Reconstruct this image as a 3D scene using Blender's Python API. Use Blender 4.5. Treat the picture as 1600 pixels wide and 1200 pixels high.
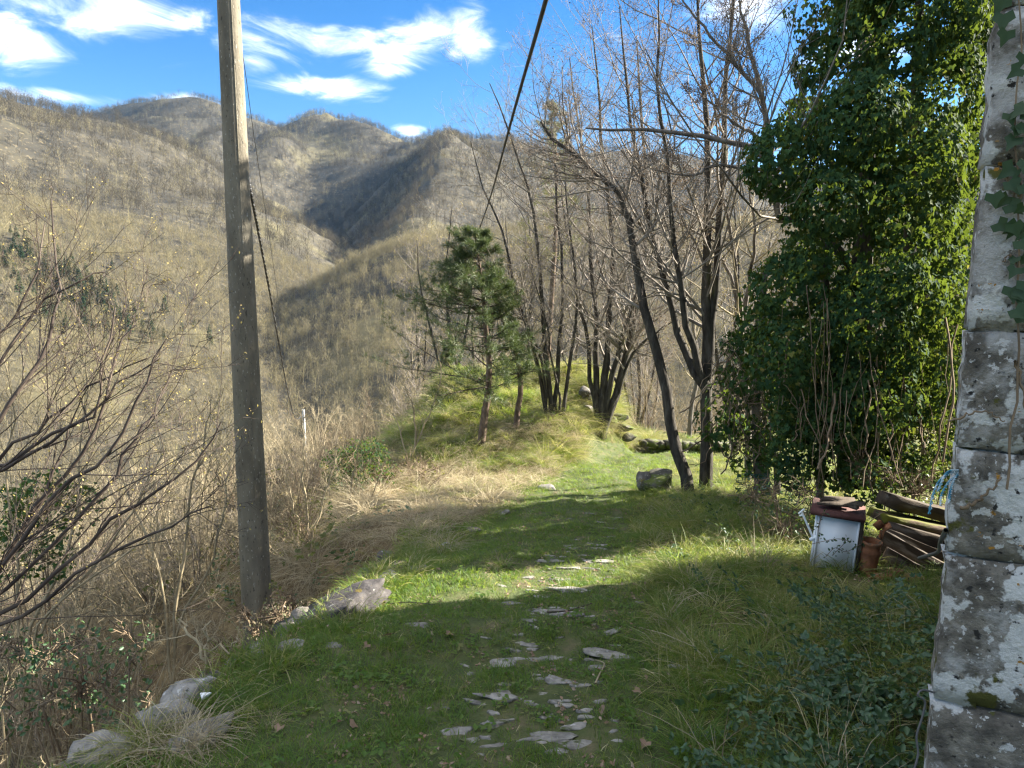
import bpy, math, random
import numpy as np
from math import radians, sin, cos, tan, atan, pi

rng = np.random.default_rng(11)
random.seed(5)
scene = bpy.context.scene
for o in list(bpy.data.objects):
    bpy.data.objects.remove(o)

# ------------------------------------------------------------------ camera, sky, sun
PITCH = radians(8.3)
F = 1110.0
cam_d = bpy.data.cameras.new("camera")
cam_d.sensor_width = 36.0
cam_d.lens = F / 1600 * 36
cam_d.clip_start = 0.05
cam_d.clip_end = 9000
cam = bpy.data.objects.new("camera", cam_d)
cam.location = (0, 0, 0)
cam.rotation_euler = (pi / 2 - PITCH, 0, 0)
scene.collection.objects.link(cam)
scene.camera = cam

SUN_EL = radians(29)
SUN_AZ = radians(72)            # from +Y towards +X
SKY_K = 0.15
SUN_K = 5.0
EXPOSURE = 2.6
HAZE = 3.0e-5
sun_vec = np.array([cos(SUN_EL) * sin(SUN_AZ), cos(SUN_EL) * cos(SUN_AZ), sin(SUN_EL)])

world = bpy.data.worlds.new("World")
scene.world = world
world.use_nodes = True
wn, wl = world.node_tree.nodes, world.node_tree.links
wn.clear()


def N(nodes, kind, **kw):
    n = nodes.new(kind)
    for k, v in kw.items():
        setattr(n, k, v)
    return n


def P(px, py, Y):
    """world point seen at a pixel of the photograph, at the distance Y ahead"""
    u, v = (px - 800) / F, (600 - py) / F
    d = np.array([u, cos(PITCH) + v * sin(PITCH), -sin(PITCH) + v * cos(PITCH)])
    return d * (Y / d[1])


def build_sky():
    sky = N(wn, "ShaderNodeTexSky", sky_type="NISHITA", sun_disc=False)
    sky.sun_elevation = SUN_EL
    sky.sun_rotation = SUN_AZ
    sky.altitude = 600
    sky.air_density = 1.0
    sky.dust_density = 0.15
    sky.ozone_density = 1.6
    hs = N(wn, "ShaderNodeHueSaturation")
    hs.inputs["Saturation"].default_value = 1.42
    hs.inputs["Value"].default_value = 0.25
    hs.inputs["Hue"].default_value = 0.508
    wl.new(sky.outputs[0], hs.inputs["Color"])
    tc = N(wn, "ShaderNodeTexCoord")
    sep = N(wn, "ShaderNodeSeparateXYZ")
    wl.new(tc.outputs["Generated"], sep.inputs[0])
    az = N(wn, "ShaderNodeMath", operation="ARCTAN2")
    wl.new(sep.outputs[0], az.inputs[0]); wl.new(sep.outputs[1], az.inputs[1])
    el = N(wn, "ShaderNodeMath", operation="ARCSINE")
    wl.new(sep.outputs[2], el.inputs[0])
    comb = N(wn, "ShaderNodeCombineXYZ")
    wl.new(az.outputs[0], comb.inputs[0]); wl.new(el.outputs[0], comb.inputs[1])
    # the sheared, wind drawn cloud texture
    mp = N(wn, "ShaderNodeMapping")
    mp.inputs["Scale"].default_value = (1.0, 2.6, 1.0)
    mp.inputs["Rotation"].default_value = (0, 0, radians(-8))
    wl.new(comb.outputs[0], mp.inputs[0])
    nz = N(wn, "ShaderNodeTexNoise")
    nz.inputs["Scale"].default_value = 9.0
    nz.inputs["Detail"].default_value = 9.0
    nz.inputs["Roughness"].default_value = 0.60
    nz.inputs["Distortion"].default_value = 0.7
    wl.new(mp.outputs[0], nz.inputs["Vector"])
    big = N(wn, "ShaderNodeTexNoise")
    big.inputs["Scale"].default_value = 2.3
    big.inputs["Detail"].default_value = 3.0
    wl.new(mp.outputs[0], big.inputs["Vector"])
    # cloud banks of that day
    banks = [(10, 50, 75, 62, 1.0), (150, 15, 170, 52, 1.0), (290, 28, 55, 24, .9), (520, 68, 210, 36, 1.0),
             (610, 98, 60, 28, .95), (650, 50, 120, 30, .85), (738, 55, 48, 42, 1.0), (712, 84, 30, 17, .8),
             (510, 138, 125, 24, .85), (400, 96, 40, 28, .75), (100, 152, 170, 16, .95), (300, 159, 100, 12, .9),
             (640, 206, 34, 15, 1.1), (1190, 0, 120, 70, .85), (560, 155, 90, 10, .6), (790, 74, 26, 13, .6),
             (968, 62, 30, 16, .6), (1330, 60, 110, 90, .8), (-250, 40, 170, 80, 1.0),
             (440, 40, 90, 22, .7), (860, 18, 60, 20, .5)]
    acc = None
    for (px, py, rx, ry, s) in banks:
        d = P(px, py, 100.0); d = d / np.linalg.norm(d)
        sub = N(wn, "ShaderNodeVectorMath", operation="SUBTRACT")
        sub.inputs[1].default_value = (math.atan2(d[0], d[1]), math.asin(d[2]), 0)
        wl.new(comb.outputs[0], sub.inputs[0])
        mul = N(wn, "ShaderNodeVectorMath", operation="MULTIPLY")
        mul.inputs[1].default_value = (F / rx * .84, F / ry * .84, 0)
        wl.new(sub.outputs[0], mul.inputs[0])
        ln = N(wn, "ShaderNodeVectorMath", operation="LENGTH")
        wl.new(mul.outputs[0], ln.inputs[0])
        mr = N(wn, "ShaderNodeMapRange", interpolation_type="SMOOTHSTEP")
        mr.inputs["From Min"].default_value = 0.0; mr.inputs["From Max"].default_value = 1.45
        mr.inputs["To Min"].default_value = s; mr.inputs["To Max"].default_value = 0.0
        wl.new(ln.outputs["Value"], mr.inputs[0])
        if acc is None:
            acc = mr.outputs[0]
        else:
            mx = N(wn, "ShaderNodeMath", operation="MAXIMUM")
            wl.new(acc, mx.inputs[0]); wl.new(mr.outputs[0], mx.inputs[1]); acc = mx.outputs[0]
    # unseen cloud overhead, from the broad noise: made dense to brighten the shaded ground
    bg = N(wn, "ShaderNodeMapRange", interpolation_type="SMOOTHSTEP")
    bg.inputs["From Min"].default_value = 0.36; bg.inputs["From Max"].default_value = 0.56
    bg.inputs["To Max"].default_value = 1.3
    wl.new(big.outputs["Fac"], bg.inputs[0])
    hi = N(wn, "ShaderNodeMapRange", interpolation_type="SMOOTHSTEP")
    hi.inputs["From Min"].default_value = radians(21.5); hi.inputs["From Max"].default_value = radians(29)
    wl.new(el.outputs[0], hi.inputs[0])
    bgm = N(wn, "ShaderNodeMath", operation="MULTIPLY")
    wl.new(bg.outputs[0], bgm.inputs[0]); wl.new(hi.outputs[0], bgm.inputs[1])
    mx = N(wn, "ShaderNodeMath", operation="MAXIMUM")
    wl.new(acc, mx.inputs[0]); wl.new(bgm.outputs[0], mx.inputs[1])
    # cloud density = bank + noise
    a1 = N(wn, "ShaderNodeMath", operation="MULTIPLY_ADD")
    a1.inputs[1].default_value = 1.9; a1.inputs[2].default_value = -1.33
    wl.new(nz.outputs["Fac"], a1.inputs[0])
    a2 = N(wn, "ShaderNodeMath", operation="ADD")
    wl.new(a1.outputs[0], a2.inputs[0]); wl.new(mx.outputs[0], a2.inputs[1])
    dens = N(wn, "ShaderNodeMapRange", interpolation_type="SMOOTHSTEP")
    dens.inputs["From Min"].default_value = 0.02; dens.inputs["From Max"].default_value = 0.95
    wl.new(a2.outputs[0], dens.inputs[0])
    lit = N(wn, "ShaderNodeMapRange")
    lit.inputs["From Min"].default_value = .2; lit.inputs["From Max"].default_value = .85
    lit.inputs["To Min"].default_value = 3.6; lit.inputs["To Max"].default_value = 3.1
    wl.new(a2.outputs[0], lit.inputs[0])
    cc = N(wn, "ShaderNodeVectorMath", operation="SCALE")
    cc.inputs[0].default_value = (1.0, 1.0, 1.0)
    wl.new(lit.outputs[0], cc.inputs["Scale"])
    mix = N(wn, "ShaderNodeMix", data_type="RGBA")
    pw = N(wn, "ShaderNodeMath", operation="POWER"); pw.inputs[1].default_value = 1.75
    wl.new(dens.outputs[0], pw.inputs[0])
    wl.new(pw.outputs[0], mix.inputs["Factor"])
    wl.new(hs.outputs[0], mix.inputs["A"]); wl.new(cc.outputs[0], mix.inputs["B"])
    bgd = N(wn, "ShaderNodeBackground")
    bgd.inputs["Strength"].default_value = SKY_K
    wl.new(mix.outputs["Result"], bgd.inputs["Color"])
    out = N(wn, "ShaderNodeOutputWorld")
    wl.new(bgd.outputs[0], out.inputs["Surface"])


build_sky()
sun_d = bpy.data.lights.new("sun", "SUN")
sun_d.energy = SUN_K
sun_d.angle = radians(0.5)
sun_d.color = (1.0, 0.92, 0.80)
sun = bpy.data.objects.new("sun", sun_d)
sun.rotation_euler = (pi / 2 - SUN_EL, 0, pi - SUN_AZ)
sun.location = (60, 5, 60)
scene.collection.objects.link(sun)
vs = scene.view_settings
vs.view_transform = "Standard"
vs.look = "None"
vs.exposure = EXPOSURE
vs.gamma = 1.0
vs.use_curve_mapping = False
scene.cycles.max_bounces = 6
scene.cycles.diffuse_bounces = 4
scene.cycles.glossy_bounces = 2
scene.cycles.transmission_bounces = 4
scene.cycles.transparent_max_bounces = 4
scene.cycles.use_denoising = True
scene.cycles.denoiser = "OPENIMAGEDENOISE"
scene.cycles.denoising_prefilter = "ACCURATE"
world.cycles.sampling_method = "MANUAL"
world.cycles.sample_map_resolution = 1024
scene.cycles.pixel_filter_type = "BLACKMAN_HARRIS"
scene.cycles.filter_width = 1.3
scene.cycles.sample_clamp_indirect = 4.0

# ------------------------------------------------------------------ materials
MATS = {}


def new_mat(name):
    m = bpy.data.materials.new(name)
    m.use_nodes = True
    m.node_tree.nodes.clear()
    MATS[name] = m
    return m, m.node_tree.nodes, m.node_tree.links


def ramp_node(nodes, stops, interp="LINEAR"):
    r = nodes.new("ShaderNodeValToRGB")
    r.color_ramp.interpolation = interp
    e = r.color_ramp.elements
    while len(e) < len(stops):
        e.new(0.5)
    for el, (p, c) in zip(e, stops):
        el.position = p
        el.color = (c[0], c[1], c[2], 1)
    return r


def surf_mat(name, stops, scale=8.0, detail=6, rough=.9, bump=.0, bscale=40, stretch=(1, 1, 1), spec=.25,
             coords="Position", spots=None, distortion=0.0):
    """noise driven surface; spots = list of (scale, lo, hi, colour) laid over it in turn"""
    m, nd, lk = new_mat(name)
    if coords == "Position":
        g = N(nd, "ShaderNodeNewGeometry"); vec = g.outputs["Position"]
    else:
        g = N(nd, "ShaderNodeTexCoord"); vec = g.outputs["Object"]
    mp = N(nd, "ShaderNodeMapping"); mp.inputs["Scale"].default_value = stretch
    lk.new(vec, mp.inputs[0])
    nz = N(nd, "ShaderNodeTexNoise")
    nz.inputs["Scale"].default_value = scale; nz.inputs["Detail"].default_value = detail
    nz.inputs["Roughness"].default_value = .62; nz.inputs["Distortion"].default_value = distortion
    lk.new(mp.outputs[0], nz.inputs["Vector"])
    r = ramp_node(nd, stops); lk.new(nz.outputs["Fac"], r.inputs[0])
    col = r.outputs[0]
    for (sc, lo, hi, c) in (spots or []):
        n2 = N(nd, "ShaderNodeTexNoise")
        n2.inputs["Scale"].default_value = sc; n2.inputs["Detail"].default_value = 5
        n2.inputs["Roughness"].default_value = .6
        ofs = N(nd, "ShaderNodeVectorMath", operation="ADD"); ofs.inputs[1].default_value = (sc * 3.1, 7.7, sc)
        lk.new(mp.outputs[0], ofs.inputs[0]); lk.new(ofs.outputs[0], n2.inputs["Vector"])
        mr = N(nd, "ShaderNodeMapRange", interpolation_type="SMOOTHSTEP")
        mr.inputs["From Min"].default_value = lo; mr.inputs["From Max"].default_value = hi
        lk.new(n2.outputs["Fac"], mr.inputs[0])
        mx = N(nd, "ShaderNodeMix", data_type="RGBA")
        mx.inputs["B"].default_value = (*c, 1)
        lk.new(mr.outputs[0], mx.inputs["Factor"]); lk.new(col, mx.inputs["A"])
        col = mx.outputs["Result"]
    b = N(nd, "ShaderNodeBsdfPrincipled")
    b.inputs["Roughness"].default_value = rough
    b.inputs["Specular IOR Level"].default_value = spec
    lk.new(col, b.inputs["Base Color"])
    if bump:
        n3 = N(nd, "ShaderNodeTexNoise")
        n3.inputs["Scale"].default_value = bscale; n3.inputs["Detail"].default_value = 8
        n3.inputs["Roughness"].default_value = .65
        lk.new(mp.outputs[0], n3.inputs["Vector"])
        bp = N(nd, "ShaderNodeBump"); bp.inputs["Strength"].default_value = bump
        bp.inputs["Distance"].default_value = .02
        lk.new(n3.outputs["Fac"], bp.inputs["Height"]); lk.new(bp.outputs[0], b.inputs["Normal"])
    o = N(nd, "ShaderNodeOutputMaterial"); lk.new(b.outputs[0], o.inputs[0])
    return m


def leaf_mat(name, stops, trans=.35, tcol=(.25, .35, .03), rough=.45, spec=.35, inst=False):
    """thin leaf or blade: a colour per island, light passes through"""
    m, nd, lk = new_mat(name)
    g = N(nd, "ShaderNodeNewGeometry")
    val = g.outputs["Random Per Island"]
    if inst:
        oi = N(nd, "ShaderNodeObjectInfo")
        a = N(nd, "ShaderNodeMath", operation="MULTIPLY"); a.inputs[1].default_value = .55
        lk.new(val, a.inputs[0])
        b_ = N(nd, "ShaderNodeMath", operation="MULTIPLY_ADD"); b_.inputs[1].default_value = .45
        lk.new(oi.outputs["Random"], b_.inputs[0]); lk.new(a.outputs[0], b_.inputs[2])
        val = b_.outputs[0]
    r = ramp_node(nd, stops); lk.new(val, r.inputs[0])
    b = N(nd, "ShaderNodeBsdfPrincipled")
    b.inputs["Roughness"].default_value = rough
    b.inputs["Specular IOR Level"].default_value = spec
    lk.new(r.outputs[0], b.inputs["Base Color"])
    t = N(nd, "ShaderNodeBsdfTranslucent")
    mxc = N(nd, "ShaderNodeMix", data_type="RGBA"); mxc.inputs["Factor"].default_value = .55
    mxc.inputs["B"].default_value = (*tcol, 1)
    lk.new(r.outputs[0], mxc.inputs["A"]); lk.new(mxc.outputs["Result"], t.inputs["Color"])
    ms = N(nd, "ShaderNodeMixShader"); ms.inputs[0].default_value = trans
    lk.new(b.outputs[0], ms.inputs[1]); lk.new(t.outputs[0], ms.inputs[2])
    o = N(nd, "ShaderNodeOutputMaterial"); lk.new(ms.outputs[0], o.inputs[0])
    return m


def zone_mat(name, stopsA, stopsB, attr, scaleA, scaleB, bump=.6, bscale=30):
    """two ground covers blended by a mesh attribute"""
    m, nd, lk = new_mat(name)
    g = N(nd, "ShaderNodeNewGeometry")
    outs = []
    for st, sc in ((stopsA, scaleA), (stopsB, scaleB)):
        nz = N(nd, "ShaderNodeTexNoise"); nz.inputs["Scale"].default_value = sc
        nz.inputs["Detail"].default_value = 9; nz.inputs["Roughness"].default_value = .68
        lk.new(g.outputs["Position"], nz.inputs["Vector"])
        r = ramp_node(nd, st); lk.new(nz.outputs["Fac"], r.inputs[0]); outs.append((r.outputs[0], nz.outputs["Fac"]))
    at = N(nd, "ShaderNodeAttribute", attribute_name=attr)
    ad = N(nd, "ShaderNodeMath", operation="ADD"); lk.new(at.outputs["Fac"], ad.inputs[0]); lk.new(outs[1][1], ad.inputs[1])
    mr = N(nd, "ShaderNodeMapRange", interpolation_type="SMOOTHSTEP")
    mr.inputs["From Min"].default_value = .75; mr.inputs["From Max"].default_value = 1.15
    lk.new(ad.outputs[0], mr.inputs[0])
    mx = N(nd, "ShaderNodeMix", data_type="RGBA")
    lk.new(mr.outputs[0], mx.inputs["Factor"]); lk.new(outs[0][0], mx.inputs["A"]); lk.new(outs[1][0], mx.inputs["B"])
    b = N(nd, "ShaderNodeBsdfPrincipled"); b.inputs["Roughness"].default_value = .95
    b.inputs["Specular IOR Level"].default_value = .15
    lk.new(mx.outputs["Result"], b.inputs["Base Color"])
    n3 = N(nd, "ShaderNodeTexNoise"); n3.inputs["Scale"].default_value = bscale; n3.inputs["Detail"].default_value = 8
    lk.new(g.outputs["Position"], n3.inputs["Vector"])
    bp = N(nd, "ShaderNodeBump"); bp.inputs["Strength"].default_value = bump; bp.inputs["Distance"].default_value = .03
    lk.new(n3.outputs["Fac"], bp.inputs["Height"]); lk.new(bp.outputs[0], b.inputs["Normal"])
    o = N(nd, "ShaderNodeOutputMaterial"); lk.new(b.outputs[0], o.inputs[0])
    return m


zone_mat("ground_cover", [(.3, (.055, .04, .022)), (.5, (.13, .095, .05)), (.7, (.24, .18, .09))],
         [(.3, (.04, .048, .016)), (.5, (.075, .085, .024)), (.75, (.14, .12, .055))], "green", 6.0, 3.5)
surf_mat("path_soil", [(.3, (.035, .048, .015)), (.5, (.062, .078, .024)), (.66, (.095, .088, .042)), (.85, (.15, .125, .075))],
         scale=5, detail=9, bump=.7, bscale=35)
surf_mat("hill_litter", [(.28, (0.0229, 0.0210, 0.0159)), (.5, (0.0420, 0.0376, 0.0267)), (.72, (0.0700, 0.0611, 0.0382))], scale=.035, detail=10,
         bump=0, spots=[(.011, .52, .66, (.09, .08, .042)), (.3, .55, .7, (.13, .108, .065))])
surf_mat("concrete", [(.3, (.10, .088, .064)), (.5, (.155, .137, .10)), (.7, (.22, .197, .145))], scale=6, detail=9, rough=.85,
         bump=.5, bscale=60, stretch=(1, 1, .35), spots=[(70, .63, .68, (.38, .36, .30)), (45, .61, .67, (.05, .045, .035)),
                                                         (3, .55, .75, (.16, .15, .10))])
surf_mat("lichen_stone", [(.30, (.050, .046, .039)), (.48, (.125, .114, .094)), (.66, (.25, .23, .19))], scale=14, detail=9,
         rough=.95, bump=1.0, bscale=38,
         spots=[(5.0, .53, .66, (.36, .355, .335)), (7.0, .535, .575, (.52, .525, .505)), (30, .60, .64, (.46, .46, .44)), (60, .63, .67, (.45, .45, .43)), (9, .61, .66, (.085, .085, .02)),
                (26, .67, .70, (.33, .17, .03)), (34, .60, .68, (.025, .024, .022))])
surf_mat("mortar", [(.3, (.09, .083, .07)), (.7, (.2, .185, .155))], scale=30, bump=.8, bscale=60)
surf_mat("path_stone", [(.3, (.10, .095, .083)), (.5, (.20, .19, .168)), (.7, (.32, .305, .275))], scale=14, detail=9, rough=.8,
         bump=.5, bscale=50, spots=[(18, .62, .7, (.44, .43, .40)), (11, .55, .64, (.07, .08, .03))], coords="Position")
surf_mat("dark_rock", [(.3, (.05, .047, .040)), (.5, (.11, .10, .085)), (.7, (.22, .20, .17))], scale=9, detail=9, rough=.9,
         bump=.7, bscale=35, spots=[(20, .60, .66, (.36, .36, .34)), (6, .58, .66, (.13, .10, .02)), (9, .62, .68, (.05, .07, .02))])
surf_mat("ledge_rock", [(.3, (.12, .115, .10)), (.5, (.23, .22, .20)), (.7, (.36, .35, .32))], scale=9, detail=9, rough=.9, bump=.9, bscale=32,
         spots=[(14, .60, .66, (.45, .45, .43)), (7, .60, .68, (.09, .075, .03)), (28, .62, .68, (.05, .05, .045))])
surf_mat("slab_rock", [(.3, (.024, .022, .022)), (.5, (.050, .046, .045)), (.7, (.10, .093, .09))], scale=9, detail=9, rough=.85, bump=.8, bscale=32,
         spots=[(18, .63, .68, (.20, .20, .19)), (9, .62, .68, (.11, .085, .02))])
surf_mat("mossy_rock", [(.3, (.03, .03, .026)), (.5, (.07, .065, .05)), (.7, (.13, .12, .09))], scale=9, detail=9, rough=.95,
         bump=.8, bscale=35, spots=[(5, .47, .56, (.075, .095, .018)), (17, .60, .66, (.20, .19, .15))])
surf_mat("bark_dark", [(.3, (.018, .016, .013)), (.5, (.050, .044, .035)), (.72, (.115, .104, .084))], scale=14, detail=8, rough=.95,
         bump=.9, bscale=30, stretch=(1, 1, .3), spots=[(3, .60, .72, (.06, .065, .02))])
surf_mat("bark_grey", [(.3, (.07, .06, .05)), (.5, (.14, .12, .10)), (.72, (.26, .235, .20))], scale=12, detail=8, rough=.9,
         bump=.7, bscale=30, stretch=(1, 1, .35), spots=[(4, .58, .7, (.045, .038, .03))])
surf_mat("bark_pine", [(.3, (.05, .035, .026)), (.5, (.12, .085, .06)), (.72, (.23, .17, .125))], scale=14, detail=8, rough=.95,
         bump=.9, bscale=26, stretch=(1, 1, .4))
surf_mat("twig_brown", [(.3, (.11, .094, .076)), (.5, (.19, .165, .135)), (.7, (.30, .265, .22))], scale=2.5, detail=4, rough=.8)
surf_mat("twig_dark", [(.3, (.03, .022, .018)), (.5, (.065, .05, .04)), (.7, (.14, .11, .085))], scale=2.5, detail=4, rough=.75)
surf_mat("twig_pale", [(.3, (.155, .13, .078)), (.5, (.27, .225, .14)), (.7, (.41, .345, .22))], scale=2.5, detail=4, rough=.8)
surf_mat("vine_brown", [(.3, (.09, .066, .042)), (.5, (.17, .125, .08)), (.7, (.27, .21, .14))], scale=4, detail=4, rough=.85)
surf_mat("old_wood", [(.3, (0.0217, 0.0161, 0.0112)), (.5, (0.0527, 0.0397, 0.0273)), (.7, (0.1054, 0.0837, 0.0589))], scale=5, detail=9, rough=.9, bump=.7,
         bscale=18, stretch=(1, .18, 1), coords="Object", spots=[(4, .60, .7, (.20, .185, .16))], distortion=.4)
surf_mat("mossy_wood", [(.3, (0.0338, 0.0225, 0.0150)), (.5, (0.0750, 0.0525, 0.0338)), (.7, (0.1425, 0.1050, 0.0675))], scale=5, detail=9, rough=.9, bump=.8,
         bscale=20, stretch=(1, .25, 1), coords="Object", spots=[(6, .47, .58, (.095, .10, .012))])
surf_mat("red_board", [(.3, (0.0385, 0.0154, 0.0126)), (.55, (0.0840, 0.0350, 0.0294)), (.75, (0.1400, 0.0700, 0.0560))], scale=6, detail=7, rough=.8, bump=.4,
         stretch=(1, .3, 1), coords="Object")
surf_mat("white_enamel", [(.3, (.74, .78, .80)), (.7, (.84, .86, .86))], scale=4, rough=.35, spec=.5,
         spots=[(2.2, .66, .80, (.55, .53, .47))])
surf_mat("terracotta", [(.3, (.15, .06, .028)), (.5, (.27, .115, .055)), (.7, (.38, .18, .09))], scale=9, detail=7, rough=.85, bump=.3,
         spots=[(6, .57, .66, (.10, .08, .05))])
surf_mat("cable_black", [(.3, (.010, .010, .011)), (.7, (.02, .02, .022))], rough=.5, spec=.4)
surf_mat("cable_grey", [(.3, (.06, .06, .06)), (.7, (.13, .13, .13))], rough=.5)
surf_mat("pale_pole", [(.3, (.40, .42, .42)), (.7, (.55, .57, .57))], rough=.5, scale=3)
surf_mat("post_grey", [(.3, (.12, .14, .18)), (.7, (.22, .25, .3))], rough=.6, scale=10)
surf_mat("net_teal", [(.3, (.008, .07, .075)), (.7, (.015, .11, .115))], rough=.6)
surf_mat("twine_blue", [(.3, (.015, .09, .16)), (.45, (.04, .18, .25)), (.6, (.36, .42, .45))], scale=40, detail=3, rough=.7)
surf_mat("roof_tile", [(.3, (.14, .07, .045)), (.7, (.28, .15, .10))], scale=10, bump=.4)

GREEN = [(0, (.036, .090, .014)), (.35, (.062, .138, .020)), (.7, (.095, .168, .028)), (.88, (.15, .17, .05)), (1, (.32, .27, .14))]
leaf_mat("grass_green", GREEN, trans=.5, tcol=(.36, .46, .04), rough=.5, inst=True)
leaf_mat("grass_mixed", [(0, (.08, .125, .02)), (.4, (.14, .185, .035)), (.6, (.25, .25, .08)), (.8, (.45, .39, .22)), (1, (.60, .53, .35))], trans=.48,
         tcol=(.46, .46, .08), rough=.55, inst=True)
leaf_mat("grass_dry", [(0, (.17, .135, .08)), (.35, (.29, .24, .15)), (.7, (.42, .36, .235)), (1, (.58, .52, .37))], trans=.4, tcol=(.46, .39, .21),
         rough=.6, inst=True)
leaf_mat("ivy_leaf", [(0, (.014, .038, .021)), (.4, (.024, .060, .028)), (.75, (.038, .080, .030)), (.95, (.06, .10, .03)), (1, (.16, .14, .04))], trans=.24,
         tcol=(.26, .34, .02), rough=.75, spec=.05)
leaf_mat("wall_ivy", [(0, (.010, .028, .012)), (.5, (.018, .045, .016)), (1, (.03, .06, .02))], trans=.08, rough=.5, spec=.3)
leaf_mat("bramble_leaf", [(0, (.028, .066, .036)), (.45, (.045, .098, .045)), (.8, (.07, .13, .05)), (.95, (.11, .15, .05)), (1, (.19, .16, .05))], trans=.25,
         tcol=(.2, .28, .03), rough=.45, spec=.4, inst=True)
leaf_mat("pale_leaf", [(0, (.10, .13, .05)), (.4, (.2, .2, .1)), (.7, (.36, .29, .2)), (1, (.42, .30, .24))], trans=.3, tcol=(.4, .36, .15), rough=.6)
leaf_mat("olive_leaf", [(0, (.04, .055, .014)), (.5, (.085, .10, .022)), (.8, (.14, .14, .035)), (1, (.2, .16, .05))], trans=.35,
         tcol=(.33, .36, .05), rough=.5, inst=True)
leaf_mat("needle", [(0, (.030, .058, .022)), (.5, (.055, .088, .030)), (.85, (.085, .115, .035)), (1, (.15, .15, .05))], trans=.2, tcol=(.15, .2, .04), rough=.5)
leaf_mat("needle_yellow", [(0, (.06, .08, .02)), (.5, (.11, .125, .03)), (1, (.19, .18, .06))], trans=.25, tcol=(.25, .27, .05), rough=.5)
leaf_mat("bud", [(0, (.12, .08, .055)), (.5, (.20, .14, .10)), (1, (.33, .25, .18))], trans=.2, tcol=(.4, .28, .16), rough=.7)
leaf_mat("bud_yellow", [(0, (.18, .14, .05)), (.5, (.34, .27, .09)), (1, (.46, .38, .14))], trans=.3, tcol=(.5, .42, .1), rough=.7, inst=True)
leaf_mat("dead_leaf", [(0, (.10, .055, .03)), (.5, (.20, .13, .085)), (1, (.34, .26, .19))], trans=.15, tcol=(.3, .18, .08), rough=.8)
leaf_mat("yellow_petal", [(0, (.6, .5, .08)), (1, (.7, .6, .15))], trans=.3, tcol=(.7, .6, .1), rough=.6)
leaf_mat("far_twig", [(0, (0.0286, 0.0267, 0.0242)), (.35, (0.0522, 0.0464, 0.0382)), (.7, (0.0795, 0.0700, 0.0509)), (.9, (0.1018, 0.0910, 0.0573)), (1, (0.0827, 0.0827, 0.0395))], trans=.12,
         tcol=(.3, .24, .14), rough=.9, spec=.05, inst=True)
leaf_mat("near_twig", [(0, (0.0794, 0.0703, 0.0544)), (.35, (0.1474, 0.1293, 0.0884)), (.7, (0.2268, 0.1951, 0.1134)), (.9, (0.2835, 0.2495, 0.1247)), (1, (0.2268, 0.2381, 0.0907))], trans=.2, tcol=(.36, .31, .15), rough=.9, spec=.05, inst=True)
leaf_mat("far_conifer", [(0, (.012, .026, .014)), (.6, (.024, .045, .021)), (1, (.045, .065, .028))], trans=.1, tcol=(.1, .15, .03), rough=.8, spec=.1, inst=True)


# ------------------------------------------------------------------ mesh helpers
def tag(o, label=None, cat=None, group=None, kind=None):
    if label: o["label"] = label
    if cat: o["category"] = cat
    if group: o["group"] = group
    if kind: o["kind"] = kind
    return o


def np_mesh(name, V, faces, smooth=False, attrs=None):
    """V (n,3); faces: list of (m,3) / (m,4) index arrays"""
    me = bpy.data.meshes.new(name)
    V = np.asarray(V, dtype=np.float32)
    faces = [np.asarray(f, dtype=np.int32) for f in faces if len(f)]
    loops = np.concatenate([f.ravel() for f in faces])
    totals = np.concatenate([np.full(len(f), f.shape[1], dtype=np.int32) for f in faces])
    starts = np.concatenate([[0], np.cumsum(totals)[:-1]]).astype(np.int32)
    me.vertices.add(len(V)); me.vertices.foreach_set("co", V.ravel())
    me.loops.add(len(loops)); me.loops.foreach_set("vertex_index", loops)
    me.polygons.add(len(totals)); me.polygons.foreach_set("loop_start", starts)
    me.polygons.foreach_set("loop_total", totals)
    if smooth:
        me.polygons.foreach_set("use_smooth", np.ones(len(totals), dtype=bool))
    me.update(calc_edges=True)
    for k, a in (attrs or {}).items():
        at = me.attributes.new(k, "FLOAT", "POINT"); at.data.foreach_set("value", np.asarray(a, dtype=np.float32))
    me.validate()
    return me


def add(name, me, mat, parent=None, loc=None, link=True):
    if mat and not me.materials:
        me.materials.append(MATS[mat])
    o = bpy.data.objects.new(name, me)
    if link:
        scene.collection.objects.link(o)
    if parent is not None:
        o.parent = parent
    if loc is not None:
        o.location = loc
    return o


def empty(name, loc, rz=0.0):
    o = bpy.data.objects.new(name, None)
    o.empty_display_size = .2
    o.location = loc
    o.rotation_euler = (0, 0, rz)
    scene.collection.objects.link(o)
    return o


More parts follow.
